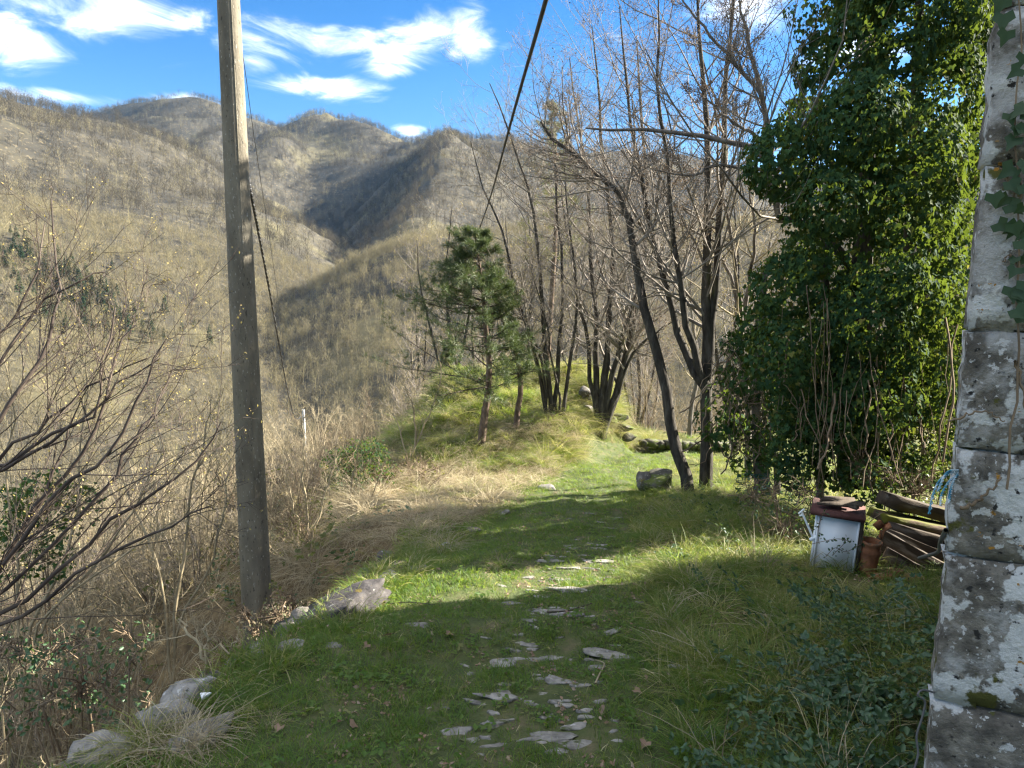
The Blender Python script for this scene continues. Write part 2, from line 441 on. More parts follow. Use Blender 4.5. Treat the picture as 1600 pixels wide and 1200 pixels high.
class Geo:
    """collects vertices and faces of one mesh"""
    def __init__(self):
        self.V, self.F, self.n = [], [], 0

    def put(self, V, faces):
        V = np.asarray(V, dtype=float).reshape(-1, 3)
        self.V.append(V)
        for f in faces:
            if len(f):
                self.F.append(np.asarray(f, dtype=np.int32) + self.n)
        self.n += len(V)

    def tubes(self, Pts, R, sides):
        """Pts (M,n,3), R (M,n): M tubes"""
        Pts = np.asarray(Pts, dtype=float); R = np.asarray(R, dtype=float)
        if Pts.ndim == 2:
            Pts, R = Pts[None], R[None]
        M, n, _ = Pts.shape
        if M == 0:
            return
        T = np.gradient(Pts, axis=1)
        T /= np.linalg.norm(T, axis=2, keepdims=True) + 1e-9
        ref = np.array([.31, .52, .12]) + np.zeros((M, 1, 3))
        mean = T.mean(axis=1, keepdims=True)
        alt = np.abs((mean / (np.linalg.norm(mean, axis=2, keepdims=True) + 1e-9) * (ref / np.linalg.norm(ref, axis=2, keepdims=True))).sum(2)) > .9
        ref = np.where(alt[..., None], np.array([.9, -.3, .1]), ref)
        A = np.cross(T, ref); A /= np.linalg.norm(A, axis=2, keepdims=True) + 1e-9
        B = np.cross(T, A)
        ang = np.arange(sides) / sides * 2 * pi
        ring = (A[:, :, None, :] * np.cos(ang)[None, None, :, None] + B[:, :, None, :] * np.sin(ang)[None, None, :, None])
        V = Pts[:, :, None, :] + ring * R[:, :, None, None]
        idx = np.arange(M * n * sides).reshape(M, n, sides)
        a = idx[:, :-1, :]; b = np.roll(idx, -1, axis=2)[:, :-1, :]
        c = np.roll(idx, -1, axis=2)[:, 1:, :]; d = idx[:, 1:, :]
        self.put(V.reshape(-1, 3), [np.stack([a, b, c, d], axis=-1).reshape(-1, 4)])

    def leaves(self, C, tip, nrm, size, shape="oval", fold=.18):
        """leaf shaped faces; tip/nrm (N,3) need not be orthogonal"""
        C = np.asarray(C, float); N_ = len(C)
        if N_ == 0:
            return
        t = tip / (np.linalg.norm(tip, axis=1, keepdims=True) + 1e-9)
        s = np.cross(nrm, t); s /= np.linalg.norm(s, axis=1, keepdims=True) + 1e-9
        w = np.cross(t, s)
        if shape == "oval":
            tp = np.array([[0, 0, 0], [.38, -.3, fold], [.75, -.2, fold * .4], [1, 0, -.08], [.75, .2, fold * .4], [.38, .3, fold]])
            fc = np.array([[0, 1, 2], [0, 2, 3], [0, 3, 4], [0, 4, 5]])
        elif shape == "ivy":
            tp = np.array([[.08, 0, 0], [-.08, -.36, fold], [.32, -.52, fold * .6], [.52, -.24, fold * .4], [1, 0, -.12],
                           [.52, .24, fold * .4], [.32, .52, fold * .6], [-.08, .36, fold]])
            fc = np.array([[0, 1, 2], [0, 2, 3], [0, 3, 4], [0, 4, 5], [0, 5, 6], [0, 6, 7]])
        elif shape == "diamond":
            tp = np.array([[0, 0, 0], [.5, -.3, fold], [1, 0, 0], [.5, .3, fold]])
            fc = np.array([[0, 1, 2], [0, 2, 3]])
        elif shape == "needle":
            tp = np.array([[0, -.035, 0], [0, .035, 0], [1, 0, 0]])
            fc = np.array([[0, 1, 2]])
        k = len(tp)
        size = np.asarray(size, float).reshape(-1, 1, 1)
        V = C[:, None, :] + size * (tp[None, :, 0:1] * t[:, None, :] + tp[None, :, 1:2] * s[:, None, :] + tp[None, :, 2:3] * w[:, None, :])
        f = (fc[None] + (np.arange(N_) * k)[:, None, None]).reshape(-1, 3)
        self.put(V.reshape(-1, 3), [f])

    def box(self, c, size, R=None, jitter=0.0):
        s = np.array(size) / 2
        v = np.array([[x, y, z] for x in (-1, 1) for y in (-1, 1) for z in (-1, 1)], float) * s
        if jitter:
            v += rng.normal(0, jitter, v.shape)
        if R is not None:
            v = v @ np.asarray(R).T
        v = v + np.asarray(c)
        self.put(v, [np.array([[0, 1, 3, 2], [4, 6, 7, 5], [0, 4, 5, 1], [2, 3, 7, 6], [0, 2, 6, 4], [1, 5, 7, 3]])])

    def mesh(self, name, smooth=False):
        return np_mesh(name, np.concatenate(self.V), self.F, smooth)

    def obj(self, name, mat, parent=None, smooth=False, origin=None, link=True):
        V = np.concatenate(self.V)
        if origin is not None:
            V = V - np.asarray(origin)
        return add(name, np_mesh(name, V, self.F, smooth), mat, parent, link=link)


def unit(v):
    v = np.asarray(v, float)
    return v / (np.linalg.norm(v, axis=-1, keepdims=True) + 1e-9)


def rand_dir(n):
    return unit(rng.normal(size=(n, 3)))


def catmull(pts, n):
    pts = np.asarray(pts, float)
    if len(pts) == 2:
        return pts[0] + (pts[1] - pts[0]) * np.linspace(0, 1, n)[:, None]
    ext = np.vstack([2 * pts[0] - pts[1], pts, 2 * pts[-1] - pts[-2]])
    seg = len(pts) - 1
    u = np.linspace(0, seg, n); i = np.minimum(u.astype(int), seg - 1); f = (u - i)[:, None]
    p0, p1, p2, p3 = ext[i], ext[i + 1], ext[i + 2], ext[i + 3]
    return .5 * ((2 * p1) + (-p0 + p2) * f + (2 * p0 - 5 * p1 + 4 * p2 - p3) * f ** 2 + (-p0 + 3 * p1 - 3 * p2 + p3) * f ** 3)


def branch_level(Pp, Rp, k, tmin, tmax, ang, lens, n, wob, up, rfac, rmin=.0015, taper=.25):
    """children of M parent polylines; ang (deg lo,hi); lens (lo,hi) in fraction of the parent's length"""
    M, npt, _ = Pp.shape
    L = np.linalg.norm(np.diff(Pp, axis=1), axis=2).sum(1)
    m = M * k
    par = np.repeat(np.arange(M), k)
    t = rng.uniform(tmin, tmax, m)
    u = t * (npt - 1); i = np.minimum(u.astype(int), npt - 2); f = (u - i)[:, None]
    start = Pp[par, i] * (1 - f) + Pp[par, i + 1] * f
    r_at = Rp[par, i] * (1 - f[:, 0]) + Rp[par, i + 1] * f[:, 0]
    tan_ = unit(Pp[par, i + 1] - Pp[par, i])
    side = unit(np.cross(tan_, rand_dir(m)))
    a = np.radians(rng.uniform(ang[0], ang[1], m))[:, None]
    d = tan_ * np.cos(a) + side * np.sin(a)
    ln = L[par] * rng.uniform(lens[0], lens[1], m) * (1.05 - .55 * t)
    step = (ln / (n - 1))[:, None]
    pts = [start]
    for j in range(n - 1):
        d = unit(d + rng.normal(0, wob, (m, 3)) + np.array([0, 0, up]))
        pts.append(pts[-1] + d * step)
    Pc = np.stack(pts, axis=1)
    r0 = np.maximum(r_at * rfac * rng.uniform(.6, 1.0, m), rmin)
    Rc = r0[:, None] * np.linspace(1, taper, n)[None]
    return Pc, np.maximum(Rc, rmin * .55)


# ------------------------------------------------------------------ scatter (geometry nodes, for uncountable stuff only)
def scatter(name, pts, rots, scl, variants, label=None):
    """variants: list of unlinked mesh objects"""
    me = bpy.data.meshes.new(name)
    pts = np.asarray(pts, dtype=np.float32)
    me.vertices.add(len(pts)); me.vertices.foreach_set("co", pts.ravel())
    a = me.attributes.new("rot", "FLOAT_VECTOR", "POINT"); a.data.foreach_set("vector", np.asarray(rots, dtype=np.float32).ravel())
    a = me.attributes.new("scl", "FLOAT", "POINT"); a.data.foreach_set("value", np.asarray(scl, dtype=np.float32))
    a = me.attributes.new("pick", "INT", "POINT")
    a.data.foreach_set("value", rng.integers(0, len(set(variants)), len(pts)).astype(np.int32))
    o = bpy.data.objects.new(name, me); scene.collection.objects.link(o)
    col = bpy.data.collections.new(name + "_kinds")
    for v in dict.fromkeys(variants):
        col.objects.link(v)
    ng = bpy.data.node_groups.new(name, "GeometryNodeTree")
    ng.interface.new_socket("Geometry", in_out="INPUT", socket_type="NodeSocketGeometry")
    ng.interface.new_socket("Geometry", in_out="OUTPUT", socket_type="NodeSocketGeometry")
    nd, lk = ng.nodes, ng.links
    gi, go = nd.new("NodeGroupInput"), nd.new("NodeGroupOutput")
    ci = nd.new("GeometryNodeCollectionInfo")
    ci.inputs["Collection"].default_value = col
    ci.inputs["Separate Children"].default_value = True
    ci.inputs["Reset Children"].default_value = True
    ip = nd.new("GeometryNodeInstanceOnPoints")
    ip.inputs["Pick Instance"].default_value = True

    def attr(nm, ty):
        n = nd.new("GeometryNodeInputNamedAttribute"); n.data_type = ty; n.inputs["Name"].default_value = nm
        return n.outputs[0]
    lk.new(gi.outputs[0], ip.inputs["Points"])
    lk.new(ci.outputs[0], ip.inputs["Instance"])
    lk.new(attr("pick", "INT"), ip.inputs["Instance Index"])
    e2r = nd.new("FunctionNodeEulerToRotation")
    lk.new(attr("rot", "FLOAT_VECTOR"), e2r.inputs[0]); lk.new(e2r.outputs[0], ip.inputs["Rotation"])
    lk.new(attr("scl", "FLOAT"), ip.inputs["Scale"])
    lk.new(ip.outputs[0], go.inputs[0])
    md = o.modifiers.new("scatter", "NODES"); md.node_group = ng
    o["kind"] = "stuff"
    if label:
        o["label"] = label
    return o


def yaw(n, tilt=.12):
    return np.stack([rng.normal(0, tilt, n), rng.normal(0, tilt, n), rng.uniform(0, 2 * pi, n)], axis=1)


# ------------------------------------------------------------------ terrain
def sm(a, b, x):
    t = np.clip((x - a) / (b - a), 0, 1)
    return t * t * (3 - 2 * t)


class Waves:
    def __init__(self, seed, wl, octs):
        r = np.random.default_rng(seed)
        self.w = []
        for o in range(octs):
            for _ in range(5):
                a = r.uniform(0, 2 * pi); k = 2 * pi / (wl / 2 ** o) * r.uniform(.7, 1.3)
                self.w.append((k * cos(a), k * sin(a), r.uniform(0, 2 * pi), .5 ** o))

    def __call__(self, x, y):
        s = 0
        for (kx, ky, p, a) in self.w:
            s = s + a * np.sin(kx * x + ky * y + p)
        return s / 5 ** .5


W_near = Waves(1, 1.6, 4)
W_mid = Waves(2, 30, 3)
W_far = Waves(3, 260, 5)

PATH_Y = [0, 2.7, 3.76, 5.46, 9.7, 12.6, 14.7, 16.2, 18, 22]
PATH_X = [-.35, -.25, -.18, .16, .9, 1.64, 2.5, 3.6, 5.2, 9.0]
EDGE_Y = [-10, 2.5, 3.2, 5, 6.5, 8, 10, 12, 15, 18, 22, 40]
EDGE_X = [-2.3, -1.98, -1.68, -1.33, -1.12, -1.25, -1.7, -2.2, -2.7, -2.7, -2.4, -1]


def pathc(y): return np.interp(y, PATH_Y, PATH_X)
def edge(y): return np.interp(y, EDGE_Y, EDGE_X)
def base_z(y): return np.interp(y, [-60, 0, 14, 16, 18, 21, 24], [7.4, -1.6, -3.7, -3.98, -4.12, -4.5, -5.2]) - .52 * np.maximum(y - 24, 0)


def near_g(x, y):
    b = base_z(y)
    d = edge(y) - x
    wall = 1 - sm(6.2, 8.0, y)
    g = b - .85 * sm(0, .32, d) * wall
    w = np.interp(y, [6, 9, 14], [.25, .9, 1.3])
    dd = np.maximum(d, 0)
    g = g - .60 * (np.sqrt(dd * dd + w * w) - w)
    # mound between the path bend and the valley
    hm = np.interp(y, [12.2, 13, 14.5, 16, 18, 20, 22, 25, 28], [0, .28, .80, 1.25, 1.62, 1.75, 1.6, .8, 0])
    xr = np.interp(y, [12, 14, 15.5, 17, 19, 22, 26], [1.3, 1.75, 2.75, 3.0, 3.2, 3.2, 3])
    bank = np.interp(y, [12, 14, 16, 18], [1.4, 1.3, 1.0, .9])
    g = g + hm * sm(-.05, 1, (xr - x) / bank) * sm(-1.0, 1.5, -d) * (1 + .10 * np.sin(2.1 * x + 1.3 * y) + .08 * np.sin(3.7 * y - 1.9 * x))
    # right hand verge
    r = x - pathc(y) - .95
    g = g + .08 * sm(0, .5, r) * (1 - sm(9, 13, y)) - .10 * np.clip(r - .3, 0, 3) * sm(3.2, 5, y) * (1 - sm(9.5, 13, y))
    g = g - .45 * np.maximum(x - 14, 0)
    return g


def polyridge(x, y, pts, slope, rnd, back=None, end=None):
    """a ridge line with flanks; the far side and the nose may fall more steeply"""
    h = np.full(np.shape(x), -1e9)
    for i, (a, b) in enumerate(zip(pts[:-1], pts[1:])):
        ab = b[:2] - a[:2]
        u = ((x - a[0]) * ab[0] + (y - a[1]) * ab[1]) / (ab @ ab)
        t = np.clip(u, 0, 1)
        d = np.hypot(x - a[0] - t * ab[0], y - a[1] - t * ab[1])
        sl = slope
        if back:
            sl = np.where(ab[0] * (y - a[1]) - ab[1] * (x - a[0]) > 0, back, slope)
        if end:
            k = sm(-.1, 1.2, (u - 1) * np.hypot(*ab) / 60) if i == len(pts) - 2 else 0
            sl = sl + (np.maximum(end, sl) - sl) * k
        h = np.maximum(h, a[2] + t * (b[2] - a[2]) - sl * (np.sqrt(d * d + rnd * rnd) - rnd))
    return h


RIDGES = []
for (pts, slope, rnd, drop, *more_) in [
    ([(-900, 60, 1750), (-400, 110, 1700), (-100, 150, 1650), (100, 170, 1560), (200, 169, 1500), (330, 163, 1480), (395, 168, 1450), (440, 184, 1420),
      (480, 182, 1400), (520, 197, 1380), (570, 202, 1350), (630, 214, 1330), (700, 209, 1300), (780, 208, 1280), (850, 228, 1260),
      (950, 243, 1250), (1050, 240, 1230), (1200, 264, 1200), (1500, 245, 1150), (2200, 200, 1100)], .62, 60, 9),
    ([(388, 168, 1450), (345, 195, 1150), (320, 225, 1000), (288, 262, 920), (250, 302, 870)], .90, 10, 9),
    ([(470, 183, 1400), (425, 222, 1130), (372, 275, 980), (325, 335, 900), (295, 385, 850)], .88, 10, 9),
    ([(705, 210, 1300), (704, 209, 1100), (702, 214, 900), (680, 258, 740), (645, 325, 610)], .80, 10, 9),
    ([(-1100, -250, 600), (-700, -130, 640), (-300, 10, 700), (-100, 92, 740), (0, 138, 770), (60, 180, 775), (130, 230, 780), (200, 292, 790), (260, 340, 800),
      (320, 390, 810), (357, 425, 820), (375, 470, 825)], .46, 30, 9, .85, .95),
    ([(2600, 330, 420), (1800, 330, 440), (1400, 325, 450), (1100, 325, 450), (900, 330, 450), (700, 345, 450), (600, 405, 455), (500, 445, 460), (410, 482, 465),
      (365, 512, 470), (315, 560, 475), (272, 625, 480), (245, 700, 485)], .62, 25, 10),
]:
    arr = np.array([P(*q) for q in pts]); arr[:, 2] -= drop
    RIDGES.append((arr, slope, rnd, *more_))


def terrain(x, y):
    x = np.asarray(x, float); y = np.asarray(y, float)
    h = np.full(x.shape, -128.0) + 2 * W_far(x, y)
    for (arr, *rest) in RIDGES:
        h = np.maximum(h, polyridge(x, y, arr, *rest))
    dist = np.hypot(x, y)
    h = h + W_far(x, y) * np.interp(dist, [150, 450, 700, 1500], [1.0, 3.0, 8.0, 15.0]) + W_mid(x, y) * 1.2
    g = near_g(x, y) + W_mid(x, y) * np.interp(dist, [25, 60], [0, .8])
    return np.maximum(h, g)


def ground_z(x, y):
    x = np.asarray(x, float); y = np.asarray(y, float)
    return terrain(x, y) + .028 * W_near(x, y)


def grid_mesh(name, xs, ys, zfun, attr=None):
    X, Y = np.meshgrid(xs, ys)
    Z = zfun(X, Y)
    nx, ny = len(xs), len(ys)
    idx = np.arange(nx * ny).reshape(ny, nx)
    f = np.stack([idx[:-1, :-1], idx[:-1, 1:], idx[1:, 1:], idx[1:, :-1]], axis=-1).reshape(-1, 4)
    V = np.stack([X, Y, Z], axis=-1).reshape(-1, 3)
    return np_mesh(name, V, [f], True, {"green": attr(X, Y).ravel()} if attr else None)


def greenness(x, y):
    d = x - edge(y)
    g = sm(-.4, .5, d) * (1 - sm(17, 24, y))
    dry = sm(6.8, 8.5, y) * (1 - sm(12.5, 14, y)) * (1 - sm(-.2, .9, x - (pathc(y) - 1.2)))
    return np.clip(g - .6 * dry, 0, 1)


def spaced(a, b, s0, grow):
    out = [a]; s = s0
    while out[-1] < b:
        out.append(out[-1] + s); s = min(s * grow, 22)
    return np.array(out)


NX0, NX1, NY0, NY1 = -26, 18, -8, 38
nxs = np.concatenate([np.linspace(NX0, -6, 50)[:-1], np.linspace(-6, 8, 141)[:-1], np.linspace(8, NX1, 26)])
nys = np.concatenate([np.linspace(NY0, 1, 20)[:-1], np.linspace(1, 20, 191)[:-1], np.linspace(20, NY1, 46)])
tag(add("ground", grid_mesh("ground", nxs, nys, ground_z, greenness), "ground_cover"), "grassy terrace, bank and mound falling away to the left", kind="structure")


def hills_z(x, y):
    z = terrain(x, y)
    inside = sm(NX0 - 2, NX0 + 6, x) * (1 - sm(NX1 - 6, NX1 + 2, x)) * sm(NY0 - 2, NY0 + 3, y) * (1 - sm(NY1 - 8, NY1 + 2, y))
    return z - 1.6 * inside - .25


xp = spaced(0, 2100, 3.0, 1.03); hx = np.concatenate([-xp[::-1][:-1], xp])
hy = np.concatenate([np.linspace(-260, 0, 30)[:-1], spaced(0, 1900, 3.0, 1.02)])
tag(add("hills", grid_mesh("hills", hx, hy, hills_z), "hill_litter"), "wooded hillsides and ridges across the valley", kind="structure")

# path: its own sheet just above the ground
py_ = np.linspace(-3, 17.2, 203)
pu = np.linspace(-1, 1, 23)
PW = np.interp(py_, [0, 4, 9, 13, 17], [1.15, 1.1, .85, .75, .9])
jig = .10 * np.sin(py_ * 2.3) + .07 * np.sin(py_ * 5.1 + 1)
PXX = pathc(py_)[:, None] + (PW + jig)[:, None] * pu[None]
PYY = np.repeat(py_[:, None], len(pu), 1)


def path_z(x, y):
    return ground_z(x, y) + .006


PZZ = path_z(PXX, PYY) - .03 * (np.abs(pu)[None] > .97)
idx = np.arange(PXX.size).reshape(PXX.shape)
pf = np.stack([idx[:-1, :-1], idx[:-1, 1:], idx[1:, 1:], idx[1:, :-1]], axis=-1).reshape(-1, 4)
path_o = add("path", np_mesh("path", np.stack([PXX, PYY, PZZ], -1).reshape(-1, 3), [pf], True), "path_soil")
tag(path_o, "grassed over cobbled mule track descending to a bend", kind="structure")

# ------------------------------------------------------------------ far forest
def bare_tree_variant(name, h, nb, cr, wtri, mat):
    """leafless crown of many thin strokes round a few limbs, for distant woods (one mesh, unlinked)"""
    G = Geo()
    zt = np.linspace(0, h * .72, 4)
    G.tubes(np.stack([rng.normal(0, .12, 4), rng.normal(0, .12, 4), zt], 1), np.linspace(.12, .04, 4) * h / 9, 3)

    def strokes(st, d, ln, w):
        G.leaves(st, d, rand_dir(len(st)), ln, "diamond", 0)
        V = G.V[-1].reshape(-1, 4, 3); mid = (V[:, 1] + V[:, 3]) / 2; sd = unit(V[:, 1] - V[:, 3]) * w
        V[:, 1] = mid + sd; V[:, 3] = mid - sd; G.V[-1] = V.reshape(-1, 3)
    t = rng.uniform(.3, 1, 12); az = rng.uniform(0, 2 * pi, 12)
    strokes(np.stack([np.zeros(12), np.zeros(12), t * h * .7], 1), unit(np.stack([np.cos(az) * .7, np.sin(az) * .7, np.ones(12)], 1)), rng.uniform(.2, .4, 12) * h, wtri)
    q = rand_dir(nb) * np.cbrt(rng.uniform(.1, 1, nb))[:, None]
    c = q * np.array([cr, cr, h * .33]) + np.array([0, 0, h * .62])
    d = unit(q * [1, 1, .6] + np.array([0, 0, .55]) + rng.normal(0, .35, (nb, 3)))
    strokes(c, d, rng.uniform(.9, 2.0, nb), wtri * .55)
    return G.obj(name, mat, link=False)


def conifer_variant(name, h):
    G = Geo()
    G.tubes(np.array([[0, 0, 0], [0, 0, h * .5], [0, 0, h]]), np.array([.16, .1, .02]), 4)
    n = 260
    t = rng.uniform(.12, 1, n) ** .8
    az = rng.uniform(0, 2 * pi, n)
    r = (1.02 - t) * h * .24 * rng.uniform(.5, 1.1, n)
    c = np.stack([np.cos(az) * r * .3, np.sin(az) * r * .3, t * h], 1)
    d = np.stack([np.cos(az), np.sin(az), np.full(n, -.25)], 1)
    G.leaves(c, d, np.array([0, 0, 1.0]) + rng.normal(0, .35, (n, 3)), r * .9 + .3, "diamond", .1)
    return G.obj(name, "far_conifer", link=False)


far_kinds = [bare_tree_variant("far_tree", h, 62, w, .075, "far_twig") for h, w in ((9, 1.9), (10.5, 1.6), (7.5, 2.2), (11.5, 2.0), (9.5, 2.4), (6, 1.9))]


near_kinds = [bare_tree_variant("near_tree", h, 80, w, .05, "near_twig") for h, w in ((8, 1.9), (9.5, 1.7), (7, 2.2), (10, 2.0), (8.5, 2.4), (5, 1.9))]


def frustum_pts(n, r0, r1, amax=43):
    """uniform over the ground inside the wedge the photograph looks along"""
    a = np.radians(rng.uniform(-amax, amax, n)); r = np.sqrt(rng.uniform(r0 * r0, r1 * r1, n))
    return r * np.sin(a), r * np.cos(a)


def in_conifers(x, y, z):
    d = np.hypot(np.hypot(x, y), z)
    u = x / np.maximum(y, 1); v = z / np.maximum(y, 1)
    px = 800 + F * x / np.maximum(y * cos(PITCH) - z * sin(PITCH), .1)
    pyy = 600 - F * (z * cos(PITCH) + y * sin(PITCH)) / np.maximum(y * cos(PITCH) - z * sin(PITCH), .1)
    return px, pyy


con_c = [P(20, 430, 520), P(90, 455, 520), P(140, 490, 520), P(180, 525, 515), P(60, 500, 500), P(120, 540, 490), P(-60, 430, 520), P(0, 480, 510)]


def conifer_mask(x, y):
    m = np.zeros(x.shape, bool)
    for c in CON:
        m |= np.hypot((x - c[0]) / 22, (y - c[1]) / 20) < 1 + .25 * np.sin(x * .3) * np.cos(y * .27)
    return m


def hit_terrain(px, py, y0=60, y1=1800):
    """where the ray of a pixel meets the terrain"""
    Ys = np.geomspace(y0, y1, 500)
    pts = np.array([P(px, py, q) for q in Ys])
    below = pts[:, 2] < terrain(pts[:, 0], pts[:, 1])
    k = np.argmax(below) if below.any() else len(Ys) - 1
    return pts[k]


CON = [hit_terrain(px, py) for (px, py) in ((35, 405), (85, 425), (130, 455), (165, 490), (60, 455), (125, 495), (-20, 400), (185, 515))]

x, y = frustum_pts(30000, 60, 520)
z = terrain(x, y); cm = conifer_mask(x, y)
k = (rng.random(len(x)) < np.clip(1.3 - .6 * Waves(54, 60, 3)(x, y), .25, 1))
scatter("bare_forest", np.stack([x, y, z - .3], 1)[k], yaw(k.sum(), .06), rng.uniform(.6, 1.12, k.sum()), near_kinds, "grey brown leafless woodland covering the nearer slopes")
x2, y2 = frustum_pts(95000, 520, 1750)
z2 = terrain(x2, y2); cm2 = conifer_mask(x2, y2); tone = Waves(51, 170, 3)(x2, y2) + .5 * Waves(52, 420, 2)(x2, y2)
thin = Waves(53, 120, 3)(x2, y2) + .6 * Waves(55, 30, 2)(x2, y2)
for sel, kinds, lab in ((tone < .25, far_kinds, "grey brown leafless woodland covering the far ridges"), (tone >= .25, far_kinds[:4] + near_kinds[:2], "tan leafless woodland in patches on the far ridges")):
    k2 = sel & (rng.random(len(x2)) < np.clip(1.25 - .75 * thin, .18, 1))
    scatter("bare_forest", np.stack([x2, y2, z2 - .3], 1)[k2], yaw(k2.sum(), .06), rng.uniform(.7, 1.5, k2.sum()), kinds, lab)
cx, cy = [], []
for c in CON:
    cx.append(rng.normal(c[0], 14, 30)); cy.append(rng.normal(c[1], 13, 30))
cx = np.concatenate(cx); cy = np.concatenate(cy)
scatter("conifer_wood", np.stack([cx, cy, terrain(cx, cy) - .3], 1), yaw(len(cx), .04), rng.uniform(.3, .75, len(cx)),
        [conifer_variant("conifer", h) for h in (13, 15, 11)], "dark green conifer plantation on the opposite slope")

# ------------------------------------------------------------------ the air over the valley
g = Geo(); g.box((0, 850, 150), (4900, 2600, 800))
hz_m, hn, hl = new_mat("haze")
hz_m.cycles.homogeneous_volume = True
pv = N(hn, "ShaderNodeVolumePrincipled"); pv.inputs["Color"].default_value = (.20, .52, 1.0, 1); pv.inputs["Density"].default_value = HAZE; pv.inputs["Anisotropy"].default_value = 0.0
ho = N(hn, "ShaderNodeOutputMaterial"); hl.new(pv.outputs[0], ho.inputs["Volume"])
tag(g.obj("haze", "haze"), "faint blue haze in the valley air", kind="stuff")

# ------------------------------------------------------------------ stone building on the right
A_ = np.array([1.12, 1.75]); B_ = np.array([4.50, 6.56])
U_face = np.array([.90, -.436])              # the end wall that we see, running right and a little nearer
D_ = A_ + U_face * 5.2; C_ = B_ + np.array([.97, -.1]) * 5.0
WALL_TOP = 2.15
bld = empty("stone_building", (A_[0], A_[1], -2.0))
tag(bld, "weathered grey stone building corner blotched with white lichen, close at the right edge", "building")


def wp(p, z): return np.array([p[0], p[1], z])


def rel(v): return np.asarray(v, float) - np.array([A_[0], A_[1], -2.0])


G = Geo()
inn = .05
ctr = (A_ + B_ + C_ + D_) / 4
core = [q + unit(ctr - q) * inn for q in (A_, B_, C_, D_)]
vb = [wp(q, -3.2) for q in core] + [wp(q, WALL_TOP) for q in core]
G.put(rel(vb), [np.array([[0, 1, 5, 4], [1, 2, 6, 5], [2, 3, 7, 6], [3, 0, 4, 7]])])
G.obj("wall", "mortar", bld)
G = Geo()   # low pitched roof
rm = [(A_ + D_) / 2, (B_ + C_) / 2]
ov = [q + unit(q - ctr) * .03 for q in (A_, B_, C_, D_)]
rv = [wp(q, WALL_TOP + .02) for q in ov] + [wp(rm[0], WALL_TOP + .8), wp(rm[1], WALL_TOP + .8)] + [wp(q, WALL_TOP + .10) for q in ov]
G.put(rel(rv), [np.array([[6, 7, 5, 4], [9, 8, 4, 5]]), np.array([[0, 1, 7, 6], [2, 3, 9, 8]]), np.array([[6, 4, 9], [7, 8, 5]]),
                np.array([[0, 6, 9, 3], [1, 2, 8, 7]])])
G.obj("roof", "roof_tile", bld)


def stone_block(origin, U, Nn, u0, u1, z0, z1, n=7):
    """one dressed but weathered block: a bulging, chipped front with rounded arrises"""
    gap = .0035
    us = np.linspace(u0 + gap, u1 - gap, n); zs = np.linspace(z0 + gap, z1 - gap, n)
    Ug, Zg = np.meshgrid(us, zs)
    ed = np.minimum(np.minimum(Ug - us[0], us[-1] - Ug), np.minimum(Zg - zs[0], zs[-1] - Zg))
    off = .012 + rng.uniform(-.003, .003) - .012 * np.exp(-ed / .010) + rng.normal(0, .0028, Ug.shape)
    Ug = Ug + rng.normal(0, .004, Ug.shape) * (ed < 1e-6); Zg = Zg + rng.normal(0, .004, Zg.shape) * (ed < 1e-6)
    X = origin[0] + U[0] * Ug + Nn[0] * off; Y = origin[1] + U[1] * Ug + Nn[1] * off
    V = np.stack([X, Y, Zg], -1).reshape(-1, 3)
    idx = np.arange(n * n).reshape(n, n)
    f = np.stack([idx[:-1, :-1], idx[:-1, 1:], idx[1:, 1:], idx[1:, :-1]], -1).reshape(-1, 4)
    rim = np.concatenate([idx[0, :], idx[1:, -1], idx[-1, -2::-1], idx[-2:0:-1, 0]])
    Vb = V[rim] - np.array([Nn[0], Nn[1], 0]) * .09
    k = np.arange(len(rim)); kn = np.roll(k, -1)
    side = np.stack([rim[k], n * n + k, n * n + kn, rim[kn]], -1)
    g = Geo(); g.put(rel(np.vstack([V, Vb])), [f, side])
    return g


courses = [-2.5, -2.12, -1.78, -1.43, -1.10, -.70, -.42, -.12, .27, .62, .97, 1.30, 1.70, WALL_TOP]
N_face = np.array([U_face[1], -U_face[0]]); N_face = N_face if N_face @ (ctr - A_) < 0 else -N_face
U_side = unit(B_ - A_); LSIDE = float(np.linalg.norm(B_ - A_)); N_side = np.array([-U_side[1], U_side[0]]); N_side = N_side if N_side @ (ctr - A_) < 0 else -N_side
for ci_, (z0, z1) in enumerate(zip(courses[:-1], courses[1:])):
    u = 0.0
    for k in range(9):
        w = rng.uniform(.26, .62)
        if u > 2.6: break
        stone_block(A_, U_face, N_face, u, u + w, z0, z1, 9 if u < .9 else 5).obj("stone", "lichen_stone", bld, smooth=True); u += w
    u = 0.012
    while u < LSIDE - .03:
        w = min(rng.uniform(.35, .8), LSIDE - u)
        if LSIDE - u - w < .2: w = LSIDE - u
        stone_block(A_, U_side, N_side, u, u + w, z0, z1, 5).obj("stone", "lichen_stone", bld, smooth=True); u += w


def on_face(px, py):
    """where a pixel's ray meets the end wall"""
    d = P(px, py, 1.0)
    t = (A_ @ N_face) / (d[0] * N_face[0] + d[1] * N_face[1])
    return d * t


